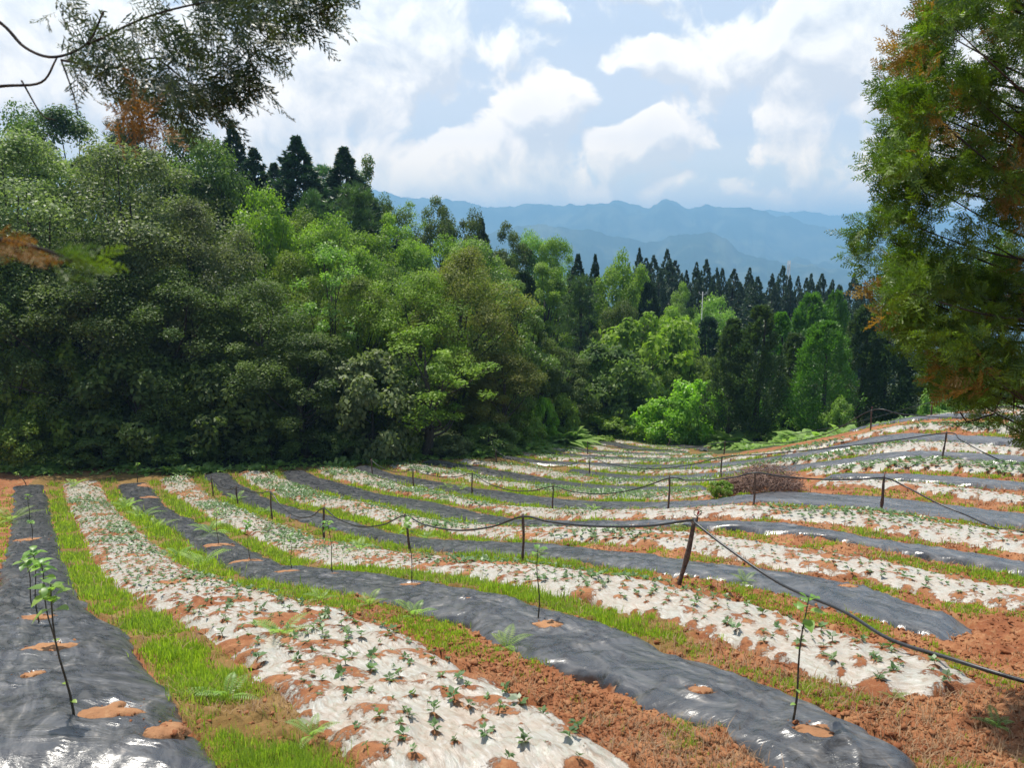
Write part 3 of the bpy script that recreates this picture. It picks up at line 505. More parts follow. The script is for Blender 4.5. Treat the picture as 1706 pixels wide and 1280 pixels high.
# holes through the pale film where the crop stands
SEED = []                                            # crop plants: x, y, z, dist, bed
def build_beds():
    NAMES = {'k': ('black_mulch_strip', 'M'), 'w': ('pale_mulch_strip', 'M')}
    labels = bed_labels()
    for b in beds:
        n = len(b.s); dist = float(np.linalg.norm((b.L + b.Rr) / 2, axis=1).min())
        m = int(np.clip(b.wid.mean() / np.clip(dist * .006, .026, .14), 12, 56))
        u = np.linspace(0, 1, m)
        X = b.L[:, None, 0] + (b.Rr - b.L)[:, None, 0] * u; Y = b.L[:, None, 1] + (b.Rr - b.L)[:, None, 1] * u
        S = np.repeat(b.s[:, None], m, 1); Uu = (u[None] * b.wid[:, None])
        # ragged tucked edges
        e = (1 - np.minimum(u, 1 - u) * 2)[None] ** 3
        nrm = (b.Rr - b.L) / b.wid[:, None]
        wob = fbm(S * 1.7 + 31 * b.i, (u[None] > .5) * 5.0 + 0 * S, 4, .6) * .22
        X = X + wob * e * nrm[:, None, 0]; Y = Y + wob * e * nrm[:, None, 1]
        # strip ends: ragged too
        dome = 1 - np.abs(2 * u - 1)[None] ** 4
        endt = np.minimum(smooth01(b.s, 0, .45), smooth01(b.s[-1] - b.s, 0, .45))[:, None]
        Z = H(X, Y) + .018 + (.085 if b.kind == 'k' else .08) * dome * endt - .07 * e ** 3 - .06 * (1 - endt)
        Z = Z + fbm(X * .9 + 3 * b.i, Y * .9, 3) * .035 * dome
        soil = np.full(X.shape, -1.2)
        if b.kind == 'w':
            sp_u, sp_s = .215, .235
            iu = np.floor(Uu / sp_u); js = np.floor(S / sp_s)
            best = np.full(X.shape, 9.0)
            for du in (-1, 0, 1):
                for ds in (-1, 0, 1):
                    a = iu + du; c = js + ds
                    jx = _perm[(a.astype(int) * 7 + b.i * 13) & 255, (c.astype(int)) & 255]; jy = _perm[(a.astype(int) * 5 + 91) & 255, (c.astype(int) * 3 + b.i) & 255]
                    cu = (a + .5 + (jx - .5) * .8) * sp_u; cs = (c + .5 * (1 + (a % 2) * .9) + (jy - .5) * .8 - .2) * sp_s
                    best = np.minimum(best, np.hypot(Uu - cu, S - cs) / (.55 + 1.5 * jx * jy * 2))
            soil = (.052 - best) / .055
            Z = Z + .030 * np.exp(-(best / .055) ** 2) - .022 * np.exp(-((best - .11) / .05) ** 2)
            Z = Z + fbm(S * 4.5, Uu * 6 + 5 * b.i, 3) * .045 * dome
            soil = np.clip(soil, -1.2, 1) + 1.0 * smooth01(fbm(X * .8 + 9, Y * .8 + b.i, 3), .12, .5) + e ** 3 * .75 + (1 - endt) * .8
            # record the plants
            na, nc = int(b.wid.max() / sp_u) + 1, int(b.s[-1] / sp_s)
            A, Cc = np.meshgrid(np.arange(na), np.arange(nc), indexing='ij'); A = A.ravel(); Cc = Cc.ravel()
            jx = _perm[(A * 7 + b.i * 13) & 255, Cc & 255]; jy = _perm[(A * 5 + 91) & 255, (Cc * 3 + b.i) & 255]
            cu = (A + .5 + (jx - .5) * .8) * sp_u; cs = (Cc + .5 * (1 + (A % 2) * .9) + (jy - .5) * .8 - .2) * sp_s
            w = np.interp(cs, b.s, b.wid); ok = (cu > .1) & (cu < w - .1) & (cs > .2) & (cs < b.s[-1] - .15)
            cu, cs, w = cu[ok], cs[ok], w[ok]; t = cu / w
            lx = np.stack([np.interp(cs, b.s, b.L[:, k]) for k in (0, 1)], 1); rx = np.stack([np.interp(cs, b.s, b.Rr[:, k]) for k in (0, 1)], 1)
            p = lx + (rx - lx) * t[:, None]
            dm = 1 - np.abs(2 * t - 1) ** 4
            z = H(p[:, 0], p[:, 1]) + .018 + .08 * dm + .02 + fbm(p[:, 0] * .9 + 3 * b.i, p[:, 1] * .9, 3) * .035 * dm
            SEED.append(np.column_stack([p, z, np.hypot(p[:, 0], p[:, 1]), np.full(len(p), b.i)]))
        else:
            Z = Z + fbm(S * 1.1 + 7 * b.i, Uu * 3.2, 3) * .040 * dome + fbm(S * 5.5, Uu * 2.0 + 11 * b.i, 3, .6) * .020 * dome
            # tension creases across the sheet
            q = fbm(S * .8 + Uu * .7 + 5 * b.i, Uu * .4, 3); Z = Z + .018 * np.exp(-(np.abs(((q * 7) % 1) - .5) / .09) ** 2) * dome
            soil = soil + (1 - endt) * .9 + e ** 3 * 1.3 + .9 * smooth01(fbm(X * 1.1 + 4, Y * 1.1 + 2 * b.i, 4, .6), .30, .55)
            for (bx, by, br) in PATCH:
                dd = np.hypot(X - bx, Y - by) / br; Z = Z + .035 * np.exp(-((dd - 1.1) / .35) ** 2) - .03 * np.exp(-(dd / .8) ** 2)
        V = np.stack([X, Y, Z], -1).reshape(-1, 3)
        me = mesh('mulch_strip', V, grid_faces(n, m), {'soil': soil.ravel()}, True, np.stack([Uu.ravel(), S.ravel()], 1))
        o = link('black_mulch_strip' if b.kind == 'k' else 'pale_mulch_strip', me, M['black'] if b.kind == 'k' else M['pale'])
        tag(o, labels[b.i], 'mulch strip', 'black plastic mulch strips across the slope' if b.kind == 'k' else 'pale plastic mulch strips across the slope')
def bed_labels():
    L = ['broad black plastic strip at the left edge, carrying the leafy saplings',
     'broad pale strip beside the leftmost black strip, widest pale one at the bottom',
     'long black plastic strip with a row of bare stemmed saplings, curving to the lower right',
     'pale strip just uphill of the black sapling row, its ragged end lying under the hose',
     'black plastic strip beside the nearest hose posts, cut off square on red soil',
     'pale strip behind the nearest hose line, running out to the right edge',
     'narrow black plastic strip behind the sprinkler post, thinning in the middle',
     'pale strip with a drooping white lip below the second hose line',
     'black plastic strip along the posts of the second hose line',
     'pale strip behind the second hose line, stopping left of the brush pile',
     'black plastic strip that stops behind the left post beside the brush pile',
     'pale strip that stops at the back left side of the brush pile',
     'black strip passing behind the brush pile, climbing below the lone hill post',
     'pale strip crossing just above the brush pile and climbing behind the hill post foot',
     'black strip climbing the hill from the dip, third black one below the crest',
     'pale strip climbing the hill, second pale one below the crest',
     'short black strip in the dip just behind the third hose line',
     'short pale strip in the dip beyond the third hose line',
     'thin black strip at the far post of the dip',
     'thin pale strip starting beside the far post of the dip',
     'pale grey looking black strip third from the back of the dip',
     'thin pale strip second from the back of the dip',
     'furthest black strip in the dip below the bright ferns',
     'furthest pale strip in the dip below the bright ferns',
     'black strip high on the right hill under the hanging dead twigs',
     'pale strip along the crest of the right hill',
     'dark sliver of plastic strip on the crest of the right hill',
     'uppermost pale strip at the top right of the hill crest',
     'pale strip starting right of the brush pile, above the black strip of the posts',
     'black strip starting right of the brush pile, level with the thick post top',
     'broad pale strip climbing the hill just above the brush pile right end']
    return L
# ================================================================ saplings (photo foot, photo top, label)
SAPL = [
 (125, 1228, 975, .9, 'tall leafy sapling nearest the camera, standing in the big soil hole'),
 (95, 1096, 940, .8, 'slim leaning sapling just behind the nearest leafy one'),
 (66, 1052, 925, 1., 'leafy sapling with a full pale green top in the group of three'),
 (56, 1022, 932, .8, 'thin sapling at the back of the group of three on the left strip'),
 (55, 906, 868, .7, 'small leafy sapling halfway along the left black strip'),
 (50, 872, 826, .6, 'small sapling far along the left black strip'),
 (44, 812, 778, 1., 'arching leafy sapling at the far end of the left black strip'),
 (364, 914, 850, .5, 'bare sapling in a pale soil hole, furthest of the black strip row'),
 (417, 942, 870, .8, 'sapling with a small leafy head in the second pale hole'),
 (487, 957, 893, .4, 'thin sapling with few leaves near the fallen soil of the row'),
 (555, 962, 868, .7, 'sapling in front of the dark hose post with a leafy tip'),
 (688, 985, 868, .8, 'slender sapling beside the reddish leaning post, two leaves at the tip'),
 (897, 1046, 912, .3, 'bare stick sapling in a round mound of soil on the black strip'),
 (1317, 1228, 998, .5, 'thin sapling with a tip leaf, nearest the lower right corner'),
 (229, 806, 772, .5, 'tiny sapling against the dark forest edge on the second black strip'),
]
SAPL_P = [(hit(a, b), t, lf, lab) for a, b, t, lf, lab in SAPL]
_patch_px = [(178, 1212, 60), (272, 1243, 42), (85, 1100, 48), (60, 1148, 22), (366, 916, 34), (412, 944, 36), (478, 962, 30), (688, 986, 26), (912, 1056, 32), (1352, 1243, 44), (1168, 1177, 26), (1410, 992, 22), (60, 1045, 40), (50, 905, 26), (243, 812, 18), (250, 832, 20), (555, 968, 22), (1290, 1300, 30), (780, 1015, 8)]
PATCH_P = []
for a, b, w in _patch_px:
    q = hit(a, b); PATCH_P.append((q, .85 * w / F * np.linalg.norm(q)))
PATCH = [(q[0], q[1], r) for q, r in PATCH_P]
build_beds()
SEED = np.concatenate(SEED)
# ================================================================ ground
FIELD = np.array([(-40, 40.5), (-17, 42), (-8, 44), (-1, 47.5), (2, 53), (7, 60), (12, 63.5), (14.5, 58), (12.3, 50), (12.2, 44.5), (14.6, 38.6), (17.5, 37), (20.5, 36.2), (34, 35), (32, 8), (16, -4), (-22, -4), (-44, 26)])
def in_poly(P, x, y):
    ins = np.zeros(len(x), bool)
    for (x0, y0), (x1, y1) in zip(P, np.roll(P, -1, 0)):
        if y0 == y1: continue
        ins ^= ((y0 > y) != (y1 > y)) & (x < (x1 - x0) * (y - y0) / (y1 - y0) + x0)
    return ins
def furrow_rough(x, y):
    d = np.hypot(x, y)
    return (fbm(x * 1.6, y * 1.6, 3) * .07 + np.abs(fbm(x * 6, y * 6, 4, .6)) * .10 * smooth01(45 - d, 0, 30)) - .02
def build_ground():
    a = np.concatenate([np.linspace(-180, -50, 60)[:-1], np.linspace(-50, 50, 760), np.linspace(50, 180, 60)[1:]])
    r = np.concatenate([[.05, .5, 1, 1.8], np.geomspace(2.4, 70, 620), np.geomspace(72, 12000, 90)])
    A, Rr = np.meshgrid(np.radians(a), r, indexing='ij'); x = (np.sin(A) * Rr).ravel(); y = (np.cos(A) * Rr).ravel()
    z = H(x, y)
    jx = x + fbm(x * .9, y * .9, 3) * .9; jy = y + fbm(x * .9 + 40, y * .9, 3) * .9
    fld = in_poly(FIELD, jx, jy).astype(float)
    near = np.hypot(x, y) < 110
    bed = np.full(len(x), -1); c = np.where(near)[0]; bed[c] = inside_beds(x[c], y[c])
    z = z + np.where(near, np.where(bed >= 0, -.07, furrow_rough(x, y) * fld), 0)
    z = z + np.where((~(fld > 0)) & near, fbm(x * .5, y * .5, 4) * .3 * smooth01(y, 30, 46), 0)
    g = np.zeros(len(x)); c = np.where((fld > 0) & (bed < 0) & near)[0]
    # greenness by the closest bed edge
    best = np.full(len(c), 99.0); gi = np.zeros(len(c), int); gs = np.ones(len(c))
    for b in beds:
        for side, E in ((-1, b.L), (1, b.Rr)):
            E2 = E[::max(1, len(E) // 90)]
            lo = E2.min(0) - 2; hi = E2.max(0) + 2
            k = np.where((x[c] > lo[0]) & (x[c] < hi[0]) & (y[c] > lo[1]) & (y[c] < hi[1]))[0]
            if not len(k): continue
            dm = np.full(len(k), 99.0)
            for q in E2: dm = np.minimum(dm, np.hypot(x[c][k] - q[0], y[c][k] - q[1]))
            up = dm < best[k]; best[k[up]] = dm[up]; gi[k[up]] = b.i; gs[k[up]] = side
    g[c] = greenness(gi, x[c], y[c], gs) * smooth01(best, 3.0, 1.2)
    me = mesh('ground', np.stack([x, y, z], 1), grid_faces(len(a), len(r)), {'green': g, 'field': fld}, True)
    o = link('ground', me, M['ground']); tag(o, kind='structure')
build_ground()
def inside_noise(x, y): return fbm(x * .7 + 3, y * .7, 3)
# soil patches in the planting holes
def build_patches():
    for q, r in PATCH_P:
        n, m = 14, 36; t = np.linspace(0, 1, n)[:, None]; a = np.linspace(0, 2 * math.pi, m)[None]
        rr = r * t * (.85 + .5 * vn(np.cos(a) * 2 + q[0] * 9, np.sin(a) * 2 + q[1] * 7) * 2 + .2 * vn(np.cos(a) * 7, np.sin(a) * 7 + q[0]))
        x = q[0] + rr * np.cos(a); y = q[1] + rr * np.sin(a)
        z = film_z(x, y).reshape(x.shape) + .012 + .014 * (1 - t ** 2) + fbm(x * 22, y * 22, 3) * .014 * min(1, r / .12) - .05 * t ** 8
        o = link('soil_patch', mesh('soil_patch', np.stack([x, y, z], -1).reshape(-1, 3), grid_faces(n, m), None, True), M['sand']); tag(o, kind='structure')
build_patches()
# ================================================================ grass, clods, litter, crop
def furrow_points(n, power=2.0, reach=.75):
    """plan points beside the beds, spread evenly in the picture (denser near)"""
    E = []; W = []; I = []; S = []; Nn = []
    for b in beds:
        for side, e, o in ((-1, b.L, b.Rr), (1, b.Rr, b.L)):
            seg = np.linalg.norm(np.diff(e, axis=0), axis=1); mid = (e[1:] + e[:-1]) / 2; d = np.hypot(mid[:, 0], mid[:, 1])
            E.append(mid); W.append(seg / np.maximum(d, 3) ** power); I.append(np.full(len(mid), b.i)); S.append(np.full(len(mid), side))
            Nn.append(unit((e - o))[1:])
    E = np.concatenate(E); W = np.concatenate(W); I = np.concatenate(I); S = np.concatenate(S); Nn = np.concatenate(Nn)
    k = rng.choice(len(E), n, p=W / W.sum())
    off = rng.random(n) * reach - .06
    P = E[k] + Nn[k] * off[:, None] + rng.normal(size=(n, 2)) * .06
    ok = (inside_beds(P[:, 0], P[:, 1]) < 0) & in_poly(FIELD, P[:, 0], P[:, 1])
    return P[ok], I[k][ok], S[k][ok], off[ok]
def blades(P, h, w, per, lean=.5, r=rng):
    n = len(P); Q = np.repeat(P, per, 0) + np.concatenate([r.normal(size=(n * per, 2)) * np.repeat(h, per)[:, None] * .42, np.zeros((n * per, 1))], 1)
    hh = np.repeat(h, per) * r.uniform(.5, 1.25, n * per); ww = np.repeat(w, per) * r.uniform(.6, 1.2, n * per)
    a = r.random(n * per) * 2 * math.pi; D = np.stack([np.cos(a), np.sin(a), np.zeros_like(a)], 1); S = np.stack([-np.sin(a), np.cos(a), np.zeros_like(a)], 1)
    l = r.uniform(.1, 1, n * per)[:, None] * lean; up = np.array([0, 0, 1.0])
    b0 = Q - S * ww[:, None] / 2; b1 = Q + S * ww[:, None] / 2
    m = Q + (up * .6 + D * l * .35) * hh[:, None]; t = Q + (up * .92 + D * l * 1.0) * hh[:, None]
    m0 = m - S * ww[:, None] * .38; m1 = m + S * ww[:, None] * .38
    V = np.stack([b0, b1, m1, m0, t], 1).reshape(-1, 3); i = np.arange(len(Q))[:, None] * 5
    return V, [i + np.array([0, 1, 2, 3]), i + np.array([3, 2, 4])], np.repeat(np.repeat(r.random(n), per) * .5 + r.random(n * per) * .5, 5)
def build_grass():
    P, I, S, off = furrow_points(130000)
    g = greenness(I, P[:, 0], P[:, 1], S)
    z = fbm(P[:, 0] * 1.3, P[:, 1] * 1.3, 3); keep = rng.random(len(P)) < np.clip((g * .62 + z * 1.9 + fbm(P[:, 0] * 5, P[:, 1] * 5, 2) * .8) * 1.05, .01, 1) * (.15 + .85 * smooth01(off, .0, .20))
    P, g = P[keep], g[keep]; d = np.hypot(P[:, 0], P[:, 1])
    z = H(P[:, 0], P[:, 1]) + furrow_rough(P[:, 0], P[:, 1])
    h = np.clip(.034 + .0030 * d, .04, .14) * rng.lognormal(0, .38, len(P)) * (.55 + .45 * g); w = np.clip(.0011 * d, .004, .035)
    V, Fs, t = blades(np.column_stack([P, z]), h, w, 5)
    o = link('grass', mesh('grass', V, Fs, {'tint': t}), M['grass']); tag(o, 'short bright green grass growing in the furrows between the plastic strips', 'grass', kind='stuff')
def clod_shape(r):
    V = []; 
    for i, el in enumerate((-60, -15, 25, 65)):
        k = (4, 6, 6, 4)[i]
        for j in range(k): a = (j + .5 * (i % 2)) * 2 * math.pi / k; V.append((math.cos(a) * math.cos(R(el)), math.sin(a) * math.cos(R(el)), math.sin(R(el))))
    return np.array(V)
def ico():
    t = (1 + 5 ** .5) / 2
    V = unit(np.array([(-1, t, 0), (1, t, 0), (-1, -t, 0), (1, -t, 0), (0, -1, t), (0, 1, t), (0, -1, -t), (0, 1, -t), (t, 0, -1), (t, 0, 1), (-t, 0, -1), (-t, 0, 1)], float))
    Fc = [(0, 11, 5), (0, 5, 1), (0, 1, 7), (0, 7, 10), (0, 10, 11), (1, 5, 9), (5, 11, 4), (11, 10, 2), (10, 7, 6), (7, 1, 8), (3, 9, 4), (3, 4, 2), (3, 2, 6), (3, 6, 8), (3, 8, 9), (4, 9, 5), (2, 4, 11), (6, 2, 10), (8, 6, 7), (9, 8, 1)]
    global ICO_F; ICO_F = np.array(Fc)
    V = list(map(tuple, V)); out = []; cache = {}
    def mid(a, b):
        k = (min(a, b), max(a, b))
        if k not in cache: cache[k] = len(V); V.append(tuple(unit(np.array(V[a]) + np.array(V[b]))))
        return cache[k]
    for a, b, c in Fc:
        x, y, z = mid(a, b), mid(b, c), mid(c, a); out += [(a, x, z), (b, y, x), (c, z, y), (x, y, z)]
    return np.array(V), np.array(out)
def build_clods():
    V0, F0 = ico(); V0, F0 = V0[:12], ICO_F
    P, I, S, off = furrow_points(78000, 2.2, .6)
    g = greenness(I, P[:, 0], P[:, 1], S); keep = rng.random(len(P)) < np.clip(1.05 - g, .05, 1); P = P[keep]
    # bare corner at the lower right, and a few crumbs spilled on the strips
    q = np.array([hit(a, b) for a, b in zip(rng.uniform(1420, 1760, 900), rng.uniform(1020, 1300, 900))]); q = np.concatenate([q + np.column_stack([rng.normal(size=(len(q), 2)) * .25, np.zeros(len(q))]) for _ in range(7)]); q = q[inside_beds(q[:, 0], q[:, 1]) < 0][:, :2]
    P = np.concatenate([P, q])
    for w_, r_ in PATCH_P: P = np.concatenate([P, w_[:2] + rng.normal(size=(80, 2)) * r_ * .5])
    onfilm = np.zeros(len(P), bool); onfilm[-80 * len(PATCH_P):] = True
    n = len(P); d = np.hypot(P[:, 0], P[:, 1])
    s = np.clip(rng.lognormal(-4.85, .65, n), .004, .036) * np.clip(.7 + d * .03, .8, 2.2)
    s = np.where(onfilm, s * .7, s); z = np.where(onfilm, film_z(P[:, 0], P[:, 1]) + .012, H(P[:, 0], P[:, 1]) + furrow_rough(P[:, 0], P[:, 1]) + s * .15)
    var = 12; shapes = [V0 * (1 + .30 * rng.normal(size=(len(V0), 1))) * rng.uniform(.6, 1.3, (1, 3)) * np.array([1, 1, .65]) for _ in range(var)]
    k = rng.integers(0, var, n); SV = np.array(shapes)[k]; a = rng.random(n) * 6.28; c, sn = np.cos(a)[:, None], np.sin(a)[:, None]
    X = SV[..., 0] * c - SV[..., 1] * sn; Y = SV[..., 0] * sn + SV[..., 1] * c
    V = np.stack([X, Y, SV[..., 2]], -1) * s[:, None, None] + np.column_stack([P, z])[:, None]
    Fc = (np.arange(n)[:, None, None] * len(V0) + F0[None]).reshape(-1, 3)
    o = link('soil_clods', mesh('soil_clods', V.reshape(-1, 3), Fc, None, False), M['soil']); tag(o, 'crumbly red brown soil clods heaped along the strip edges', 'soil clods', kind='stuff')
def build_litter():
    P, I, S, off = furrow_points(26000, 2.1, .7)
    g = greenness(I, P[:, 0], P[:, 1], S); keep = rng.random(len(P)) < np.clip(.9 - g, .35, 1) * np.clip(.4 + fbm(P[:, 0], P[:, 1], 3) * 2.5, .05, 1); P = P[keep]
    q = np.array([hit(a, b) for a, b in zip(rng.uniform(1350, 1760, 1200), rng.uniform(1090, 1320, 1200))]); q = q[inside_beds(q[:, 0], q[:, 1]) < 0][:, :2]
    P = np.concatenate([P, q]); d = np.hypot(P[:, 0], P[:, 1])
    z = H(P[:, 0], P[:, 1]) + furrow_rough(P[:, 0], P[:, 1])
    V, Fs, t = blades(np.column_stack([P, z]), np.clip(.05 + .003 * d, .05, .14) * rng.uniform(.5, 1.2, len(P)), np.clip(.0011 * d, .004, .03), 3, 1.6)
    o = link('dry_stalks', mesh('dry_stalks', V, Fs, {'tint': t}), M['dry']); tag(o, 'brown dead grass stalks lying on the red soil between strips', 'dead grass', kind='stuff')
build_grass(); build_clods(); build_litter()
def seedling(r):
    n = r.integers(6, 10); a = np.arange(n) * 2.4 + r.random() * 6; el = r.uniform(.1, .9, n)
    T = np.stack([np.cos(a) * np.cos(el), np.sin(a) * np.cos(el), np.sin(el)], 1)
    P = np.stack([np.cos(a) * .006, np.sin(a) * .006, r.uniform(.005, .05, n)], 1)
    L = r.uniform(.035, .065, n); V, Q = leaves(P, T, np.array([[0, 0, 1.0]]) + T * -.2, L, L * .62, .10)
    S, SF = tube([(0, 0, -.03), (.002, 0, .02), (0, .002, .05)], .003, 4)
    b = MB(); b.add(V, Q, tint=np.repeat(r.random(n), 4)); b.add(S, SF, tint=.1); return b
def build_crop():
    o = np.argsort(SEED[:, 3]); S = SEED[o]; keep = rng.random(len(S)) > .05 + .3 * (fbm(S[:, 0] * .9, S[:, 1] * .9, 2) > .25); S = S[keep]
    px, py = px_of(S[:, 0], S[:, 1], S[:, 2]); vis = (px > -20) & (px < 1726) & (py < 1300); S = S[vis]
    protos = [seedling(np.random.default_rng(50 + i)).mesh('seedling') for i in range(8)]
    for m_ in protos: m_.materials.append(M['crop'])
    LAB = {1: 'low crop plant in a soil hole of the wide pale strip', 3: 'low crop plant in the pale strip under the hose end', 5: 'low crop plant in the pale strip behind the nearest hose', 7: 'low crop plant in the pale strip with the white lip'}
    for i in range(300):
        x, y, z, d, b = S[i]; b = int(b)
        ob = bpy.data.objects.new('crop_plant', protos[rng.integers(8)]); col.objects.link(ob)
        ob.location = (x, y, z); ob.rotation_euler = (rng.normal() * .3, rng.normal() * .3, rng.random() * 6.28); s = rng.choice([.4, .55, .7, .85, 1.05]) * rng.uniform(.85, 1.15); ob.scale = (s * 1.1, s * 1.1, s * rng.uniform(.6, 1.0))
        tag(ob, LAB.get(b, LAB[7]), 'crop plant', {1: 'crop plants in the wide pale strip at the bottom', 3: 'crop plants in the pale strip under the hose end', 5: 'crop plants in the pale strip behind the hose'}.get(b, 'crop plants in the lipped pale strip'))
    T = S[300:]; d = T[:, 3]; lush = fbm(T[:, 0] * .45 + 2, T[:, 1] * .45, 3)
    keep = rng.random(len(T)) < np.clip(1.4 - d * .010, .55, 1); T, lush, d = T[keep], lush[keep], d[keep]
    n = len(T); per = 7; a = rng.random(n * per) * 6.28; el = rng.uniform(0, .8, n * per)
    Tn = np.stack([np.cos(a) * np.cos(el), np.sin(a) * np.cos(el), np.sin(el)], 1)
    sz = np.repeat(np.clip(.055 + .0014 * d, .055, .115) * (.75 + 1.4 * np.clip(lush, -.2, .5)), per) * rng.uniform(.7, 1.3, n * per)
    V, Q = leaves(np.repeat(T[:, :3], per, 0) + np.array([0, 0, .02]), Tn, np.array([[0, 0, 1.0]]) - Tn * .2, sz, sz * .55, .1)
    o = link('small_crop_plants', mesh('small_crop_plants', V, Q, {'tint': np.repeat(rng.random(n * per), 4)}), M['crop'])
    tag(o, 'countless small crop plants dotting the farther pale strips', 'crop plants', kind='stuff')
build_crop()
# ================================================================ saplings, ferns, weeds
def oval_leaf(b, P, T, L, tint, r, droop=.3):
    T = unit(np.array(T, float)); S = unit(np.cross(T, [0, 0, 1.0])); Nn = np.cross(S, T)
    ts = np.array([0, .18, .42, .68, .88, 1]); ws = np.array([.02, .26, .36, .27, .12, .0]) * L
    c = np.array(P) + T * (ts * L)[:, None] - np.array([0, 0, 1.0]) * (droop * ts ** 2 * L)[:, None]
    V = np.concatenate([c + S * ws[:, None] + Nn * ws[:, None] * .25, c, c - S * ws[:, None] + Nn * ws[:, None] * .25]); k = len(ts); i = np.arange(k - 1)[:, None]
    b.add(V, [i + np.array([0, 1, k + 1, k]), i + np.array([k, k + 1, 2 * k + 1, 2 * k])], tint=tint)
def build_saplings():
    for j, (P, top, lf, lab) in enumerate(SAPL_P):
        r = np.random.default_rng(200 + j); P = np.array([P[0], P[1], float(H(P[0], P[1])) + .13]); h = height_for(P, top) if j != 6 else .75
        d = np.hypot(P[0], P[1]); rad = max(.0068, .00042 * d)
        e = empty('sapling', P); tag(e, lab, 'sapling', 'young saplings planted in the black strips')
        t = np.linspace(0, 1, 9); lean = {0: (-.075, 0), 1: (-.10, .02), 2: (-.04, .1), 13: (.06, 0), 6: (-.25, .0)}.get(j, (r.normal() * .04, r.normal() * .04))
        pts = np.stack([lean[0] * h * t + .012 * np.sin(t * 7 + j), lean[1] * h * t + .01 * np.cos(t * 6 + j), h * t - .08 * (1 - t)], 1)
        if j == 6: pts[:, 0] -= .28 * t ** 2.2; pts[:, 2] -= .15 * t ** 3
        V, Fs = tube(pts, rad * np.linspace(1.25, .55, 9), 6)
        link('stem', mesh('stem', V, Fs, None, True), M['stem'], e)
        b = MB(); nl = max(2, int(16 * lf)); big = (.105 if j in (0, 1, 2, 3, 6) else .085 + .0016 * d)
        for k in range(nl):
            u = 1 - (k / nl) ** 1.4 * (.20 if j < 4 else .18); Q = [np.interp(u, t, pts[:, c]) for c in range(3)]; a = k * 2.4 + j
            el = r.uniform(-.2, .8); T = (math.cos(a) * math.cos(el), math.sin(a) * math.cos(el), math.sin(el))
            Lf = big * r.uniform(.6, 1.15); pe = np.array(Q) + unit(np.array(T)) * Lf * .22
            V, Fs = tube([Q, pe], .0022, 4); b.add(V, Fs, tint=.6); oval_leaf(b, pe, T, Lf, r.random(), r, r.uniform(.1, .7))
        if j in (5, 9, 10, 13, 0):
            for u in (.2, .32, .62): 
                Q = [np.interp(u, t, pts[:, c]) for c in range(3)]; a = r.random() * 6; oval_leaf(b, Q, (math.cos(a), math.sin(a), .2), big * .45, .8, r)
        link('leaves', b.mesh('leaves'), M['sapleaf'], e)
build_saplings()
def fern_mesh(nf, L, r, pin=15, wid=.24):
    b = MB()
    for k in range(nf):
        a = k * 6.28 / nf + r.normal() * .3; el = r.uniform(.5, 1.15); t = np.linspace(0, 1, pin + 2)
        D = np.array([math.cos(a), math.sin(a), 0]); ln = L * r.uniform(.7, 1.1)
        c = D * (ln * np.cos(el) * (t + .35 * t ** 2))[:, None] + np.array([0, 0, 1.0]) * (ln * (np.sin(el) * t - .42 * t ** 2.4))[:, None]
        V, Fs = tube(c, np.linspace(.004, .0015, len(c)) * L / .4, 4); b.add(V, Fs, tint=.35)
        T = unit(np.gradient(c, axis=0)); S = unit(np.cross(T, [0, 0, 1.0])); Nn = np.cross(S, T)
        i = np.arange(2, pin + 2); env = np.sin(np.clip(t[i] * 1.02, 0, 1) * math.pi) ** .7 * (1.15 - .6 * t[i]) + .06
        for sgn in (1, -1):
            PT = S[i] * sgn * .86 + T[i] * .5 - np.array([0, 0, .12]); PL = wid * ln * env
            V, Q = leaves(c[i], PT, Nn[i], PL, ln / pin * .50 + PL * .04, .06); b.add(V, Q, tint=np.repeat(r.random(len(i)) * .7 + .15, 4))
    return b.mesh('fern')
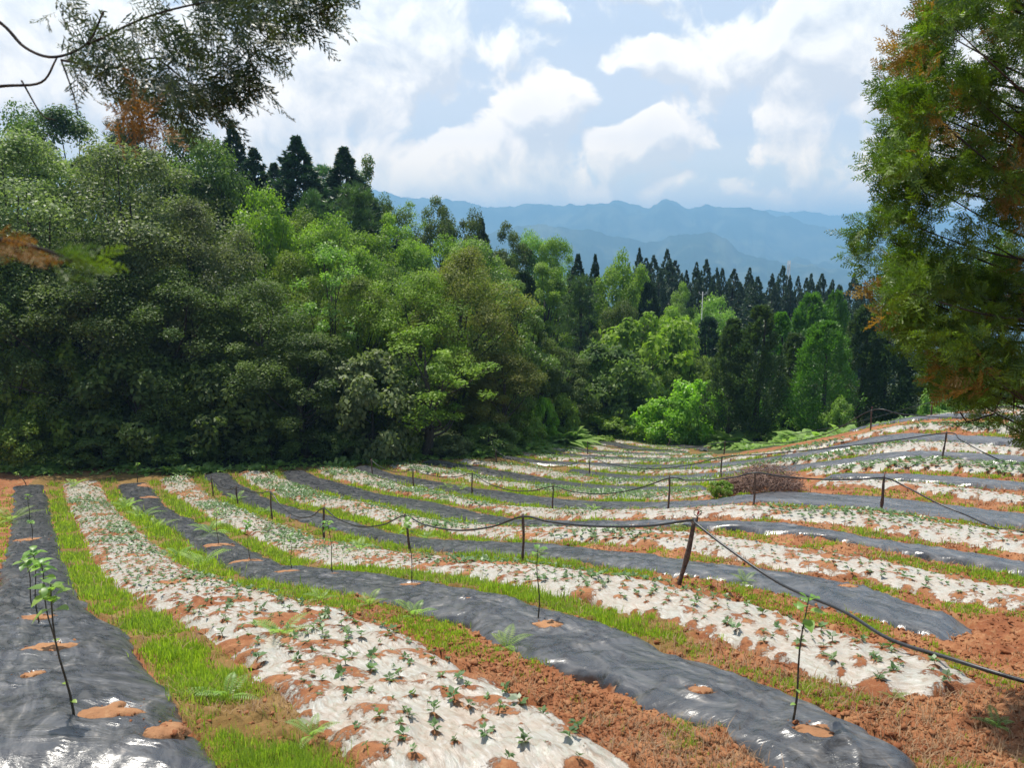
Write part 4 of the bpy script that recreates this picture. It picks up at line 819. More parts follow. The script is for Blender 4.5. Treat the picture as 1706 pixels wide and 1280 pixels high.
def build_ferns():
    pro = [fern_mesh(6, .42, np.random.default_rng(300 + i)) for i in range(5)]
    for p in pro: p.materials.append(M['fern'])
    spots = [(690, 1030, 55, 'lacy fern with two spread fronds on the near edge of the black sapling row'), (842, 1082, 58, 'pale lacy fern standing in front of the round soil mound'),
     (350, 895, 40, 'fern drooping over the black strip beside the furthest bare sapling'), (338, 945, 60, 'bushy fern on the grass bank left of the second sapling hole'),
     (300, 1000 - 70, 45, 'fern on the grass bank above the widest pale strip'), (615, 1010, 42, 'small fern at the black strip edge left of the leaning post'), (535, 1000, 36, 'small fern in front of the leafy tipped sapling'),
     (212, 848, 34, 'fern beside the far end of the second black strip'), (235, 862, 34, 'fern between two soil holes on the second black strip'), (262, 880, 34, 'fern lying over the second black strip'),
     (395, 835, 26, 'fern behind the second post of the nearest hose line'), (440, 855, 26, 'fern behind the third post of the nearest hose line'), (600, 925, 34, 'fern on the grass left of the leaning post foot'),
     (470, 1075, 62, 'tall feathery weed growing out of the widest pale strip'), (378, 1165, 70, 'fern in the grass between the left black strip and the widest pale strip'), (520, 1230, 60, 'pale feathery weed at the edge of the widest pale strip, bottom'),
     (1240, 975, 34, 'small weed at the black strip edge right of the sprinkler post'), (710, 905, 22, 'small fern beyond the leaning post'), (1130, 880, 24, 'weed clump left of the sprinkler'), (745, 815, 20, 'weed between the second hose posts'), (770, 820, 20, 'curly weed by the third post of the second hose line'), (990, 850, 26, 'weed clump on the pale strip in the middle of the field'),
     (125, 815, 26, 'yellow green fern at the far end of the left furrow'), (20, 870, 40, 'fern on the red bank at the far left'), (900, 930, 24, 'weed beside the bare stick sapling'), (1660, 1215, 40, 'broad leaved weed in the lower right soil corner'), (1490, 1165, 26, 'weed at the ragged end of the pale strip under the hose')]
    for k, (a, bb, hp, lab) in enumerate(spots):
        P = hit(a, bb); d = np.linalg.norm(P); h = hp / F * d; bed_i = int(inside_beds(P[:1], P[1:2])[0])
        P[2] = float(film_z(P[0], P[1])[0]) + .005
        o = bpy.data.objects.new('fern' if 'fern' in lab else 'weed', pro[k % 5]); col.objects.link(o); o.location = tuple(P); s = h / .46; o.scale = (s, s, s); o.rotation_euler = (0, 0, k * 1.7)
        tag(o, lab, 'fern' if 'fern' in lab else 'weed')
build_ferns()
# ================================================================ hose posts and hoses
POSTS = [  # foot px, foot row, top row, label
 (355, 827, 796, 'dark hose post at the far left end of the nearest hose line'), (396, 842, 812, 'short thin hose post, second from the left on the nearest hose line'),
 (453, 864, 821, 'thin dark hose post third from the left on the nearest hose line'), (540, 896, 848, 'stout dark hose post behind the leafy tipped sapling'),
 (684, 919, 860, 'reddish brown hose post leaning left beside a slender sapling'), (871, 940, 861, 'straight brown hose post in the middle of the nearest hose line'),
 (1131, 977, 869, 'tall leaning hose post carrying the red tipped sprinkler, nearest post of all'),
 (620, 795, 767, 'hose post at the shady left end of the second hose line'), (689, 813, 783, 'thin hose post second from the left on the second hose line'), (787, 827, 790, 'hose post third from the left on the second hose line'),
 (921, 848, 811, 'short brown hose post in the middle of the second hose line'), (1114, 851, 797, 'hose post left of the brush pile on the second hose line'), (1256, 845, 788, 'thin brown hose post standing in front of the brush pile'),
 (1467, 854, 797, 'thick dark hose post right of the brush pile'),
 (827, 770, 751, 'small hose post at the forest edge on the third hose line'), (982, 791, 764, 'dark hose post in the dip on the third hose line'), (1201, 795, 762, 'hose post behind the brush pile on its left'),
 (1570, 767, 722, 'lone hose post high on the right hill below the crest'),
 (979, 759, 737, 'far hose post in the dip before the bright ferns'), (1206, 757, 737, 'dark leaning post under the left thuja trees'), (1450, 716, 684, 'brown hose post at the crest foot in front of the dark thujas'),
 (1551, 690, 671, 'grey hose post on the crest under the near tree'), (1112, 747, 733, 'smallest slanting post at the back of the dip')]
PTOP = []
for k, (a, bt, tp, lab) in enumerate(POSTS):
    P = hit(a, bt, 45 if a > 1400 else 110); r = np.random.default_rng(400 + k)
    h = float(np.clip(height_for(P, tp), .6, 1.25)); e = empty('hose_post', (P[0], P[1], P[2])); tag(e, lab, 'post', 'posts holding the hoses')
    lean = {4: -.14, 6: .20, 22: .25, 19: .06, 17: .05}.get(k, r.normal() * .02)
    t = np.linspace(-.15, 1, 9); rad = .030 * (1.15 if k in (3, 6, 13) else .9) * (1 + .12 * r.normal(size=9)) * np.linspace(1.1, .85, 9)
    rad = rad * np.clip(np.linalg.norm(P[:2]) / 24, 1, 1.3)
    pts = np.stack([lean * t * h + .012 * np.sin(t * 5 + k), .015 * np.cos(t * 4 + k), h * t + .05 * (t > .99)], 1)
    V, Fs = tube(pts, rad, 9); link('stake', mesh('stake', V, Fs, None, True), M['stake'], e)
    a = np.linspace(0, 6.28, 13); rr = rad[-1] + .006; tie = np.stack([rr * np.cos(a) + pts[-2, 0], rr * np.sin(a) + pts[-2, 1], pts[-1, 2] - .05 + .012 * np.cos(a * 2)], 1)
    V, Fs = tube(tie, .005, 5); link('wire_tie', mesh('wire_tie', V, Fs, None, True), M['wire'], e)
    PTOP.append(np.array([P[0] + pts[-1, 0], P[1] + pts[-1, 1] - rad[-1] - .012, P[2] + pts[-1, 2] - .035]))
def lift(px, py, d): r = ray(px, py); return r / r[1] * d
def ground_at(px, py, up=.05): P = hit(px, py, 45 if px > 1400 else 110); P[2] += up; return P
def spline(K, n=14):
    K = np.asarray(K, float); K = np.concatenate([[2 * K[0] - K[1]], K, [2 * K[-1] - K[-2]]]); out = []
    for i in range(1, len(K) - 2):
        t = np.linspace(0, 1, n, endpoint=False)[:, None]; a, b, c, d = K[i - 1:i + 3]
        out.append(.5 * (2 * b + (c - a) * t + (2 * a - 5 * b + 4 * c - d) * t ** 2 + (3 * b - a - 3 * c + d) * t ** 3))
    return np.concatenate(out + [K[-2:-1]])
def sag(a, b, drop):
    t = np.array([.2, .5, .78])[:, None]; q = a + (b - a) * t; q[:, 2] -= drop * (1 - (2 * t[:, 0] - 1) ** 2) ; return list(q)
def hose(name, K, rad, label):
    V, Fs = tube(spline(K), rad, 8); o = link(name, mesh(name, V, Fs, None, True), M['hose']); tag(o, label, 'hose', 'black irrigation hoses strung on posts')
def run(ids, drops):
    K = [PTOP[ids[0]]]
    for i, j, dr in zip(ids[:-1], ids[1:], drops): K += sag(PTOP[i], PTOP[j], dr) + [PTOP[j]]
    return K
K = run([0, 1, 2, 3, 4, 5, 6], [.30, .10, .55, .40, .30, .12])
K[-1] = K[-1] + np.array([-.05, 0, .02])
K += [lift(1160, 873, 9.45), lift(1210, 912, 9.0), lift(1300, 973, 8.2), ground_at(1400, 1062, .28), ground_at(1480, 1095, .17), ground_at(1580, 1122, .13), ground_at(1706, 1148, .06), ground_at(1800, 1166, .05)]
hose('irrigation_hose', K, .0175, 'thick black hose nearest the camera, swooping past the sprinkler post to the lower right')
K = run([7, 8, 9, 10, 11, 12, 13], [.35, .25, .42, .35, .12, .10])
K += [lift(1510, 812, 17.6), lift(1560, 838, 16.6), ground_at(1610, 868, .12), ground_at(1660, 884, .05), ground_at(1720, 893, .05)]
hose('irrigation_hose', K, .018, 'black hose of the second post line, running over the brush pile')
K = [ground_at(818, 758, 1.1)] + run([14, 15, 16, 17], [.75, .55, .10])
K += [lift(1600, 733, 23.5), lift(1640, 755, 22.6), ground_at(1680, 776, .06), ground_at(1730, 788, .05)]
hose('irrigation_hose', K, .020, 'thin looking black hose climbing from the forest edge to the lone hill post')
K = run([18, 19], [.5]) + [lift(1250, 738, 45), lift(1310, 738, 42), lift(1380, 722, 37), PTOP[20], lift(1500, 690, 33.6), ground_at(1560, 698, .08), ground_at(1640, 700, .05)]
hose('irrigation_hose', K, .022, 'dark hose crossing in front of the thuja trunks and over the crest post')
K = [lift(1305, 727, 44), lift(1400, 710, 41), lift(1480, 690, 38.5), PTOP[21], lift(1620, 674, 34.5), lift(1720, 669, 34)]
hose('irrigation_hose', K, .020, 'straight grey line of hose along the crest under the near tree')
def sprinkler(P, s, label):
    e = empty('sprinkler', P); tag(e, label, 'sprinkler', 'small sprinkler heads on the hose posts')
    V, Fs = tube([(0, 0, -.03 * s), (0, 0, .05 * s)], .009 * s, 6); link('riser', mesh('riser', V, Fs, None, True), M['hose'], e)
    for q in (-1, 1):
        V, Fs = tube([(0, 0, .045 * s), (q * .045 * s, 0, .075 * s), (q * .05 * s, 0, .11 * s), (q * .025 * s, 0, .135 * s), (0, 0, .14 * s)], .0055 * s, 6); link('arm', mesh('arm', V, Fs, None, True), M['hose'], e)
    V, Fs = tube([(0, 0, .06 * s), (.006 * s, 0, .09 * s), (.016 * s, 0, .115 * s), (0, 0, .132 * s)], np.array([.006, .016, .014, .004]) * s, 8); link('nozzle', mesh('nozzle', V, Fs, None, True), M['red'], e)
sprinkler(PTOP[6] + np.array([.03, .02, .02]), 1.0, 'red tipped sprinkler on the nearest hose post')
sprinkler(PTOP[11] + np.array([0, .03, .03]), .8, 'small sprinkler head on the post left of the brush pile')
sprinkler(PTOP[13] + np.array([0, .03, .03]), .8, 'small sprinkler head on the thick post right of the brush pile')
sprinkler(PTOP[20] + np.array([0, .03, .03]), .9, 'small sprinkler head on the crest foot post')
# ================================================================ brush pile
def build_brush():
    P = hit(1266, 822); r = np.random.default_rng(9); n = 1000; d = np.linalg.norm(P); wx = 66 / F * d; hz = 43 / F * d
    e = MB(); a = r.random(n) * 6.28; q = np.sqrt(r.random(n)); x = q * np.cos(a) * wx; y = q * np.sin(a) * wx * .7; zt = hz * np.clip(1 - (x / wx) ** 2 * .9 - (y / (wx * .7)) ** 2, 0, 1) ** .7 * r.uniform(.15, 1.05, n)
    for i in range(n):
        ln = r.uniform(.22, .75); aa = r.random() * 6.28; el = r.normal() * .5; D = np.array([math.cos(aa) * math.cos(el), math.sin(aa) * math.cos(el), math.sin(el)]); bend = r.normal(size=3) * .07; bend[2] -= .05
        t = np.linspace(-.5, .5, 5)[:, None]; z0 = float(H(P[0] + x[i], P[1] + y[i])) - P[2]
        pts = np.array([x[i], y[i], zt[i] + z0 + .05]) + D * ln * t + bend * (1 - 4 * t ** 2); V, Fs = tube(pts, np.array([.011, .010, .009, .007, .004]) * r.uniform(.5, 1.3), 4); e.add(V, Fs)
    o = link('brush_pile', e.mesh('brush_pile'), M['twig'], None, P); tag(o, 'heap of dry grey brown brushwood on the bump in the middle of the field', 'brush pile')
build_brush()
# ================================================================ trees
def trunk_mesh(name, h, r0, limbs, r, lean=.02, top=.75):
    b = MB(); t = np.linspace(-.03, 1, 12); p = np.stack([lean * h * t + .012 * h * np.sin(t * 4), .012 * h * np.cos(t * 3.3) - .012 * h, h * top * t], 1)
    rad = r0 * (1 - .82 * np.clip(t, 0, 1)) * (1 + .5 * np.exp(-np.clip(t, 0, 1) * 22)); V, Fs = tube(p, rad, 8); b.add(V, Fs)
    for T in limbs:
        T = np.array(T); z0 = np.clip(T[2] * r.uniform(.45, .7), .1 * h, h * top * .97); u = z0 / (h * top); s0 = np.array([np.interp(u, t, p[:, k]) for k in range(3)])
        m = s0 + (T - s0) * .5 + np.array([0, 0, -.03 * h]) + r.normal(size=3) * .015 * h; V, Fs = tube(spline([s0, m, T], 4), np.linspace(r0 * (1 - .8 * u) * .5, r0 * .06, 9), 5); b.add(V, Fs)
    return b.mesh(name, True)
def broad(seed, w=6.0, h=10.0, base=.16, nclump=64, per=430, leaf=.16, shape='round', airy=0.0, cs_=1.0):
    r = np.random.default_rng(seed); C = []; zc = h * (base + 1) / 2; hz = h * (1 - base) / 2
    prof = {'round': lambda z: np.sqrt(np.clip(1 - z ** 2, 0, 1)), 'tall': lambda z: np.clip(1 - np.abs(z) ** 2.6, 0, 1) ** .6 * (1 - .18 * z), 'dome': lambda z: np.sqrt(np.clip(1 - np.clip(z, -.4, 1) ** 2, 0, 1)) * np.where(z < -.4, 1 - (-.4 - z) * .7, 1)}[shape]
    while len(C) < nclump:
        z = r.uniform(-1, 1); a = r.random() * 6.28; lump = 1 + .22 * math.sin(a * 2 + seed) * math.cos(z * 3 + seed) + .12 * math.sin(a * 5 + z * 4)
        R0 = float(prof(np.array(z))) * w / 2 * lump; q = math.sqrt(r.uniform(.28, 1.0)); C.append((R0 * q * math.cos(a), R0 * q * math.sin(a), zc + z * hz * (.97 + .06 * math.sin(a * 3)), q))
    C = np.array(C); k = np.repeat(np.arange(nclump), per); n = len(k)
    cr = r.uniform(.45, .95, nclump) * w / 6 * (.8 if airy else 1) * cs_; dirs = rand_dirs(n, r); dirs[:, 2] = np.where((dirs[:, 2] < -.25) & (r.random(n) < .55), -dirs[:, 2] * .6, dirs[:, 2]); rad = r.random(n) ** .30
    P = C[k, :3] + dirs * (rad * cr[k])[:, None] * np.array([1.0, 1.0, .95]) + r.normal(size=(n, 3)) * .05
    out = unit(C[k, :3] - np.array([0, 0, zc])) ; Nn = unit(dirs * .6 + np.array([0, 0, .5]) + out * .25 + r.normal(size=(n, 3)) * .55)
    T = unit(np.cross(Nn, r.normal(size=(n, 3)))); T[:, 2] -= .25
    L = leaf * r.uniform(.65, 1.25, n); V, Q = leaves(P, T, Nn, L, L * .56, .10)
    ct = r.random(nclump); tint = np.clip(.55 * ct[k] + .45 * r.random(n), 0, 1)
    crown = mesh('crown', V, Q, {'tint': np.repeat(tint, 4)})
    limb = C[r.choice(nclump, 20, replace=False), :3]
    return crown, trunk_mesh('trunk', h, .024 * h, limb, r)
def fir(seed, w=3.0, h=10.0, droop=.25, whorl=.17, dens=1.1):
    r = np.random.default_rng(seed); P = []; T = []; L = []
    z = h * .09
    while z < h * .985:
        u = (z - h * .06) / (h * .94); ln0 = w / 2 * (1 - u) ** 1.05 + .03
        for k in range(int(9 * dens)):
            a = r.random() * 6.28; ln = ln0 * r.uniform(.55, 1.12); D = np.array([math.cos(a), math.sin(a), 0]); m = max(5, int(26 * ln / 1.5 * dens)); t = np.sort(r.random(m)) ** .8
            c = D * (ln * t)[:, None]; c[:, 2] += z + r.normal() * .12 * (.3 + 1 - u) - droop * ln * t ** 1.5 + .22 * ln * t ** 3 + r.normal() * .06
            sd_ = np.cross(D, [0, 0, 1.0]); sg = r.choice([-1, 1], m)[:, None]; tt = unit(D * .8 + sd_ * sg * r.uniform(.1, 1, m)[:, None] + np.array([0, 0, .12]) + r.normal(size=(m, 3)) * .2)
            P.append(c); T.append(tt); L.append(r.uniform(.18, .36, m) * (.30 + .85 * (1 - u)))
        z += whorl * r.uniform(.7, 1.3) * (.55 + .6 * (1 - u))
    P = np.concatenate(P); T = np.concatenate(T); L = np.concatenate(L); n = len(P)
    V, Q = leaves(P, T, np.array([[0, 0, 1.0]]) + r.normal(size=(n, 3)) * .6, L, L * .42, .06)
    return mesh('crown', V, Q, {'tint': np.repeat(r.random(n), 4)}), trunk_mesh('trunk', h, .016 * h, [], r, .0, .97)
def pine(seed, w=5.0, h=10.0):
    r = np.random.default_rng(seed); P = []; T = []; ends = []
    for k in range(120):
        u = r.random() ** .8; z = h * (.2 + .8 * u); rad = w / 2 * (1 - u) ** .62 * r.uniform(.3, 1.08) + .1; a = r.random() * 6.28; E = np.array([rad * math.cos(a), rad * math.sin(a), z + .12 * rad]); ends.append(E)
        for s in range(7):
            c = E + r.normal(size=3) * np.array([.30, .30, .2]); m = 16; d = unit(np.array([0, 0, .75]) + unit(np.array([E[0], E[1], .3])) * .35 + r.normal(size=(m, 3)) * .65); P.append(np.repeat(c[None], m, 0)); T.append(d)
    P = np.concatenate(P); T = np.concatenate(T); n = len(P); L = r.uniform(.22, .40, n)
    V, Q = leaves(P, T, rand_dirs(n, r), L, np.full(n, .030), .03)
    return mesh('crown', V, Q, {'tint': np.repeat(np.repeat(r.random(n // 16), 16) * .6 + r.random(n) * .4, 4)}), trunk_mesh('trunk', h, .017 * h, np.array(ends)[::9], r, .01, .95)
def thuja(seed, w=3.0, h=10.0, base=.12, n=15000, tip=.8, blunt=.55, size=.20, cone=0):
    r = np.random.default_rng(seed); nc = 420 if cone else 260; u = r.random(nc) ** .85; a = r.random(nc) * 6.28
    prof = lambda u: np.clip(u / .22, 0, 1) ** .55 * (1 - u) ** blunt * 1.12
    if cone: prof = lambda u: np.clip((1 - u) / cone, 0, 1) ** 1.05
    R0 = w / 2 * prof(u) * (np.sqrt(r.uniform(.12, 1.1, nc)) if cone else r.uniform(.55, 1.06, nc)) * (1 + .15 * np.sin(a * 3 + seed)); C = np.stack([R0 * np.cos(a), R0 * np.sin(a), h * (base + (1 - base) * u)], 1); C[:, 2] = np.minimum(C[:, 2], h * (.99 if cone else .97))
    k = r.integers(0, nc, n); d = rand_dirs(n, r) * (r.random(n) ** .4)[:, None]; cs = ((.24 * (1 - u[k]) + .045) if cone else (.30 * (1 - u[k]) + .10))[:, None] * w / 3
    P = C[k] + d * cs * np.array([1, 1, 2.1]); out = unit(np.stack([P[:, 0], P[:, 1], np.zeros(n)], 1))
    T = unit(out * .55 + np.array([0, 0, 1.0]) * tip + r.normal(size=(n, 3)) * .33); L = size * r.uniform(.6, 1.25, n) * ((.45 + 1.2 * (1 - u[k])) if cone else 1)
    V, Q = leaves(P, T, unit(np.cross(T, r.normal(size=(n, 3)))), L, L * .42, .06)
    ct = r.random(nc); return mesh('crown', V, Q, {'tint': np.repeat(np.clip(ct[k] * .5 + r.random(n) * .5, 0, 1), 4)}), trunk_mesh('trunk', h, .02 * h, [], r, .005, .9)
PROTO = {}
def proto(kind):
    """kind -> list of (crown mesh, trunk mesh, canonical width, canonical height)"""
    if kind in PROTO: return PROTO[kind]
    w, h = 6.0, 10.0
    mk = {'round': lambda: [(*broad(s, base=.14), 6, 10) for s in (11, 12, 13)],
          'tall': lambda: [(*broad(s, 4.6, 10, .10, 64, 430, .14, 'tall'), 4.6, 10) for s in (21, 22, 23)],
          'fine': lambda: [(*broad(s, 6, 10, .08, 125, 330, .118, 'tall', 0, .92), 6, 10) for s in (31, 32)],
          'dome': lambda: [(*broad(s, 7, 9, .08, 110, 210, .20, 'dome', 0, .85), 7, 9) for s in (41, 42)],
          'airy': lambda: [(*broad(s, 5, 10, .25, 46, 130, .15, 'round', 1), 5, 10) for s in (51, 52)],
          'bush': lambda: [(*broad(s, 5, 4, .0, 70, 120, .27, 'dome', 0, .85), 5, 4) for s in (61, 62, 63)],
          'fir': lambda: [(*thuja(s, 3.2, 10, .08, 15000, .12, .95, .34, .46), 3.2, 10) for s in (71, 72, 73)],
          'ridge': lambda: [(*thuja(s, 2.6, 10, .10, 11000, .30, .95, .26, .40), 2.6, 10) for s in (81, 82, 83, 84, 85)],
          'pine': lambda: [(*pine(s), 5, 10) for s in (91, 92)],
          'thuja': lambda: [(*thuja(s), 3, 10) for s in (101, 102, 103)],
          'thujab': lambda: [(*thuja(s, 4, 10, .13, 17000, .7, .42, .20), 4, 10) for s in (111, 112)]}[kind]()
    PROTO[kind] = mk; return mk
_tc = [0]
def tree(kind, px, d, top, wpx, mat, label, group=None, name=None, cat='tree', bark='bark'):
    P = at(px, d); h = height_for(P, top); w = wpx / F * d * 1.08; pr = proto('bush' if kind in ('round', 'fine', 'dome') and h < 1.1 * w else kind); _tc[0] += 1; i = _tc[0]
    crown, trunk, cw, ch = pr[i % len(pr)]
    e = empty(name or {'fir': 'fir_tree', 'ridge': 'conifer_tree', 'pine': 'pine_tree', 'thuja': 'thuja_tree', 'thujab': 'thuja_tree', 'bush': 'bush'}.get(kind, 'broadleaf_tree'), P, i * 2.399)
    e['label'] = label; e['category'] = cat
    if group: e['group'] = group
    for nm, me, m_ in (('crown', crown, M[mat]), ('trunk', trunk, M[bark])):
        if not me.materials: me.materials.append(m_)
        o = bpy.data.objects.new(nm, me); col.objects.link(o); o.parent = e; o.scale = (w / cw, w / cw, max(h, .5) / ch)
        o.material_slots[0].link = 'OBJECT'; o.material_slots[0].material = m_
    return e
TREES = [
 ('round', 190, 60, 262, 210, 'dark', 'dark tree filling the gap between the two olive giants'),
 ('round', 330, 60, 300, 190, 'dark', 'dark tree behind the shouldering olive tree'),
 ('round', 60, 60, 262, 220, 'dark', 'dark tree behind the far left olive giant'),
 ('round', 480, 64, 352, 140, 'mid', 'green tree behind the lime green tree on its right'),
 ('round', 610, 62, 395, 150, 'mid', 'green tree in the middle of the slope below the soft green pine'),
 ('round', 760, 64, 440, 160, 'mid', 'green tree behind the rusty oak'),
 # skyline at the upper left
 ('round', 20, 64, 172, 190, 'dark', 'dark broadleaf tree at the top left corner below the overhanging branch'),
 ('tall', 135, 66, 195, 170, 'dark', 'dark tree behind the overhanging branch, right of the corner tree'),
 ('pine', 235, 66, 212, 150, 'fir', 'dark pine below the rusty tip of the overhanging branch'),
 ('round', 335, 70, 203, 140, 'dark', 'dark round tree on the skyline left of the thin spire'),
 ('fir', 405, 78, 204, 84, 'fir', 'thin dark spire fir, leftmost of the skyline spires'),
 ('fir', 438, 76, 248, 112, 'fir', 'ragged dark fir right of the thin spire'),
 ('dome', 362, 62, 238, 160, 'dark', 'dense dark green dome tree in front of the thin spire'),
 ('fir', 507, 74, 228, 136, 'fir', 'tallest dark spire fir standing above the lime green tree'),
 ('fir', 470, 84, 272, 100, 'fir', 'small fir in the gap left of the tallest spire'),
 ('pine', 545, 88, 285, 110, 'pine', 'pale pine between the two big spires'),
 ('fir', 582, 77, 246, 130, 'fir', 'broad dark spire fir at the right end of the skyline spires'),
 ('round', 618, 80, 272, 104, 'dark', 'dark ragged tree where the skyline drops to the mountains'),
 ('pine', 596, 66, 318, 150, 'pine', 'soft green pine below the right hand spire'),
 ('pine', 530, 68, 330, 100, 'pine', 'soft green pine between lime tree and spires'),
 # upper slope
 ('dome', 445, 58, 318, 130, 'lime', 'bright lime green tree catching the sun on the upper left slope'),
 ('round', 545, 56, 362, 150, 'mid', 'fresh green tree right of the lime green tree'),
 ('airy', 682, 86, 338, 76, 'light', 'light airy tree showing sky between its branches before the mountains'),
 ('round', 730, 84, 338, 95, 'dark', 'dark upright tree standing against the blue mountains'),
 ('round', 772, 86, 352, 84, 'dark', 'ragged upright tree against the mountains, right of the dark one'),
 ('fir', 803, 88, 364, 60, 'fir', 'narrow dark tree at the right of the mountain-side group'),
 ('round', 655, 66, 368, 120, 'mid', 'rounded green tree left below the airy tree'),
 ('round', 725, 70, 395, 140, 'mid', 'rounded green tree below the dark upright trees'),
 ('round', 790, 74, 405, 110, 'light', 'light green tree below the narrow dark tree'),
 ('round', 845, 92, 380, 90, 'dark', 'leafy upright tree on the descending skyline, left of the pale one'),
 ('round', 888, 94, 386, 84, 'light', 'pale green round tree on the descending skyline'),
 ('round', 925, 92, 402, 70, 'mid', 'green tree at the right shoulder of the descending skyline'),
 ('round', 830, 78, 440, 120, 'mid', 'mid green tree under the pale skyline tree'),
 ('tall', 905, 80, 438, 100, 'mid', 'tall green tree on the shoulder above the gully'),
 ('thuja', 873, 66, 452, 74, 'fir', 'small dark conifer sunk among lighter crowns in the forest middle'),
 ('fir', 962, 90, 424, 60, 'fir', 'dark fir left of the ridge conifers, beside the broad compound-leaved tree'),
 ('fir', 990, 96, 424, 40, 'fir', 'slim fir just right of the dark shoulder fir'),
 ('dome', 1038, 92, 434, 104, 'mid', 'broad flat topped tree with feathery leaves below the ridge conifers'),
 ('pine', 968, 74, 468, 110, 'pine', 'soft pine above the gully, left of the walnut-like tree'),
 ('round', 1035, 78, 500, 104, 'dark', 'dark glossy round tree in the upper gully'),
 ('thuja', 1080, 90, 470, 60, 'fir', 'dark conifer in the gully below the first ridge conifers'),
 ('round', 1135, 96, 480, 66, 'light', 'pale round tree in the gully below the ridge row'),
 ('dome', 1192, 92, 496, 92, 'light', 'pale feathery tree beside the utility pole'),
 ('thuja', 1182, 80, 528, 72, 'fir', 'dark cone shaped tree at the centre right of the gully'),
 ('round', 1120, 84, 520, 110, 'mid', 'mid green tree left of the dark cone tree'),
 ('dome', 1085, 70, 540, 180, 'mid', 'wide spreading tree filling the gully'),
 ('dome', 1010, 64, 585, 150, 'dark', 'dark glossy leaved tree at the bottom of the gully'),
 ('round', 1150, 68, 590, 120, 'mid', 'lower green tree left of the thujas'),
 ('round', 940, 60, 590, 110, 'dark', 'dark tree at the left side of the gully bottom'),
 ('round', 1205, 72, 600, 90, 'dark', 'shaded tree directly behind the leftmost thuja'),
 # big left trees, front rank
 ('fine', 60, 49, 238, 300, 'olive', 'huge olive grey tree with glittering leaves at the far left'),
 ('fine', 235, 50, 246, 290, 'olive', 'huge olive grey tree with glittering leaves, right of the far left giant'),
 ('fine', 335, 49, 345, 180, 'olive', 'olive grey tree shouldering the lime green tree'),
 ('fine', -90, 48, 270, 260, 'olive', 'olive tree cut off by the left edge'),
 ('fine', 150, 46, 400, 260, 'dark', 'dark glossy tree in front of the two olive giants'),
 ('round', 20, 45, 430, 190, 'dark', 'shadowed tree under the far left olive giant'),
 ('fine', 290, 46, 455, 220, 'dark', 'dark tree below the shouldering olive tree'),
 ('fine', 425, 47, 470, 210, 'dark', 'dark glinting tree below the lime green tree'),
 ('round', 90, 44, 590, 150, 'mid', 'low sunlit tree with a dark trunk beside it near the left edge'),
 ('round', 215, 44, 600, 180, 'dark', 'low dark tree at the shady forest edge, left half'),
 ('round', 365, 45, 610, 180, 'dark', 'low dark tree at the shady forest edge below the dark glinting tree'),
 ('round', 500, 46, 560, 170, 'dark', 'low dark bushy tree at the forest edge left of the big oak'),
 ('fine', 490, 53, 430, 150, 'mid', 'green tree with bright leaves below and right of the lime tree'),
 ('airy', 552, 50, 410, 150, 'light', 'open crowned tree showing its slim dark trunk in the left middle'),
 ('fine', 600, 51, 470, 160, 'mid', 'green tree left of the big oak'),
 ('fine', 690, 50, 455, 190, 'mid', 'big oak with a branching trunk at the forest edge'),
 ('fine', 775, 53, 425, 190, 'rusty', 'large oak with rusty young leaves in the forest middle'),
 ('airy', 706, 46.5, 545, 200, 'mid', 'spreading tree with bare forking trunk in front of the rusty oak'),
 ('round', 615, 46, 600, 170, 'olive', 'low olive tree left of the spreading forked tree'),
 ('tall', 862, 56, 468, 120, 'light', 'light green drooping tree at the right end of the big oaks'),
 ('round', 835, 51, 590, 130, 'rusty', 'low rusty leaved tree under the drooping light green tree'),
 ('round', 905, 58, 560, 90, 'dark', 'dark narrow tree between drooping tree and gully'),
 # thujas on the right
 ('thuja', 1222, 55, 530, 74, 'thuja', 'leftmost olive green thuja of the dark flame-shaped pair'),
 ('thuja', 1268, 54, 508, 88, 'thuja', 'tall dark thuja, right one of the flame-shaped pair'),
 ('thuja', 1328, 57, 555, 80, 'thuja', 'olive thuja between the dark pair and the bright one'),
 ('thujab', 1377, 53, 535, 100, 'thuja_bright', 'bright green broad thuja with its bare trunk showing'),
 ('thujab', 1352, 70, 489, 100, 'thuja_bright', 'rounded green thuja behind, left of the twin tops'),
 ('thujab', 1392, 71, 485, 60, 'thuja_bright', 'rounded green thuja behind the bright broad one'),
 ('thuja', 1440, 57, 508, 84, 'thuja', 'olive thuja right of the bright broad one'),
 ('thuja', 1490, 56, 540, 84, 'thuja', 'dark thuja partly behind the near tree, left'),
 ('thuja', 1545, 55, 590, 100, 'thuja', 'dark thuja behind the hanging boughs of the near tree'),
 ('thuja', 1610, 54, 570, 100, 'thuja', 'dark thuja deep behind the near tree, right of centre'),
 ('thuja', 1680, 54, 570, 110, 'thuja', 'dark thuja at the right edge behind the near tree'),
 ('thuja', 1300, 66, 520, 80, 'thuja_bright', 'green thuja peeping out between the flame-shaped pair and the bright one'),
]
for t in TREES: tree(*t)
RIDGE = [(1065, 413), (1086, 425), (1105, 414), (1123, 434), (1155, 437), (1175, 432), (1190, 446), (1203, 446), (1220, 448), (1242, 446), (1260, 461), (1281, 456), (1302, 442), (1325, 460), (1350, 456), (1365, 456), (1380, 466), (1396, 474), (1338, 463), (1420, 456), (1140, 450), (1234, 470), (1290, 470), (1042, 440), (1440, 480), (1470, 485), (1500, 480), (1250, 480), (1320, 485)]
RIDGE += [(px + 9, top + 17 + (k * 7) % 12) for k, (px, top) in enumerate(RIDGE[:25])]
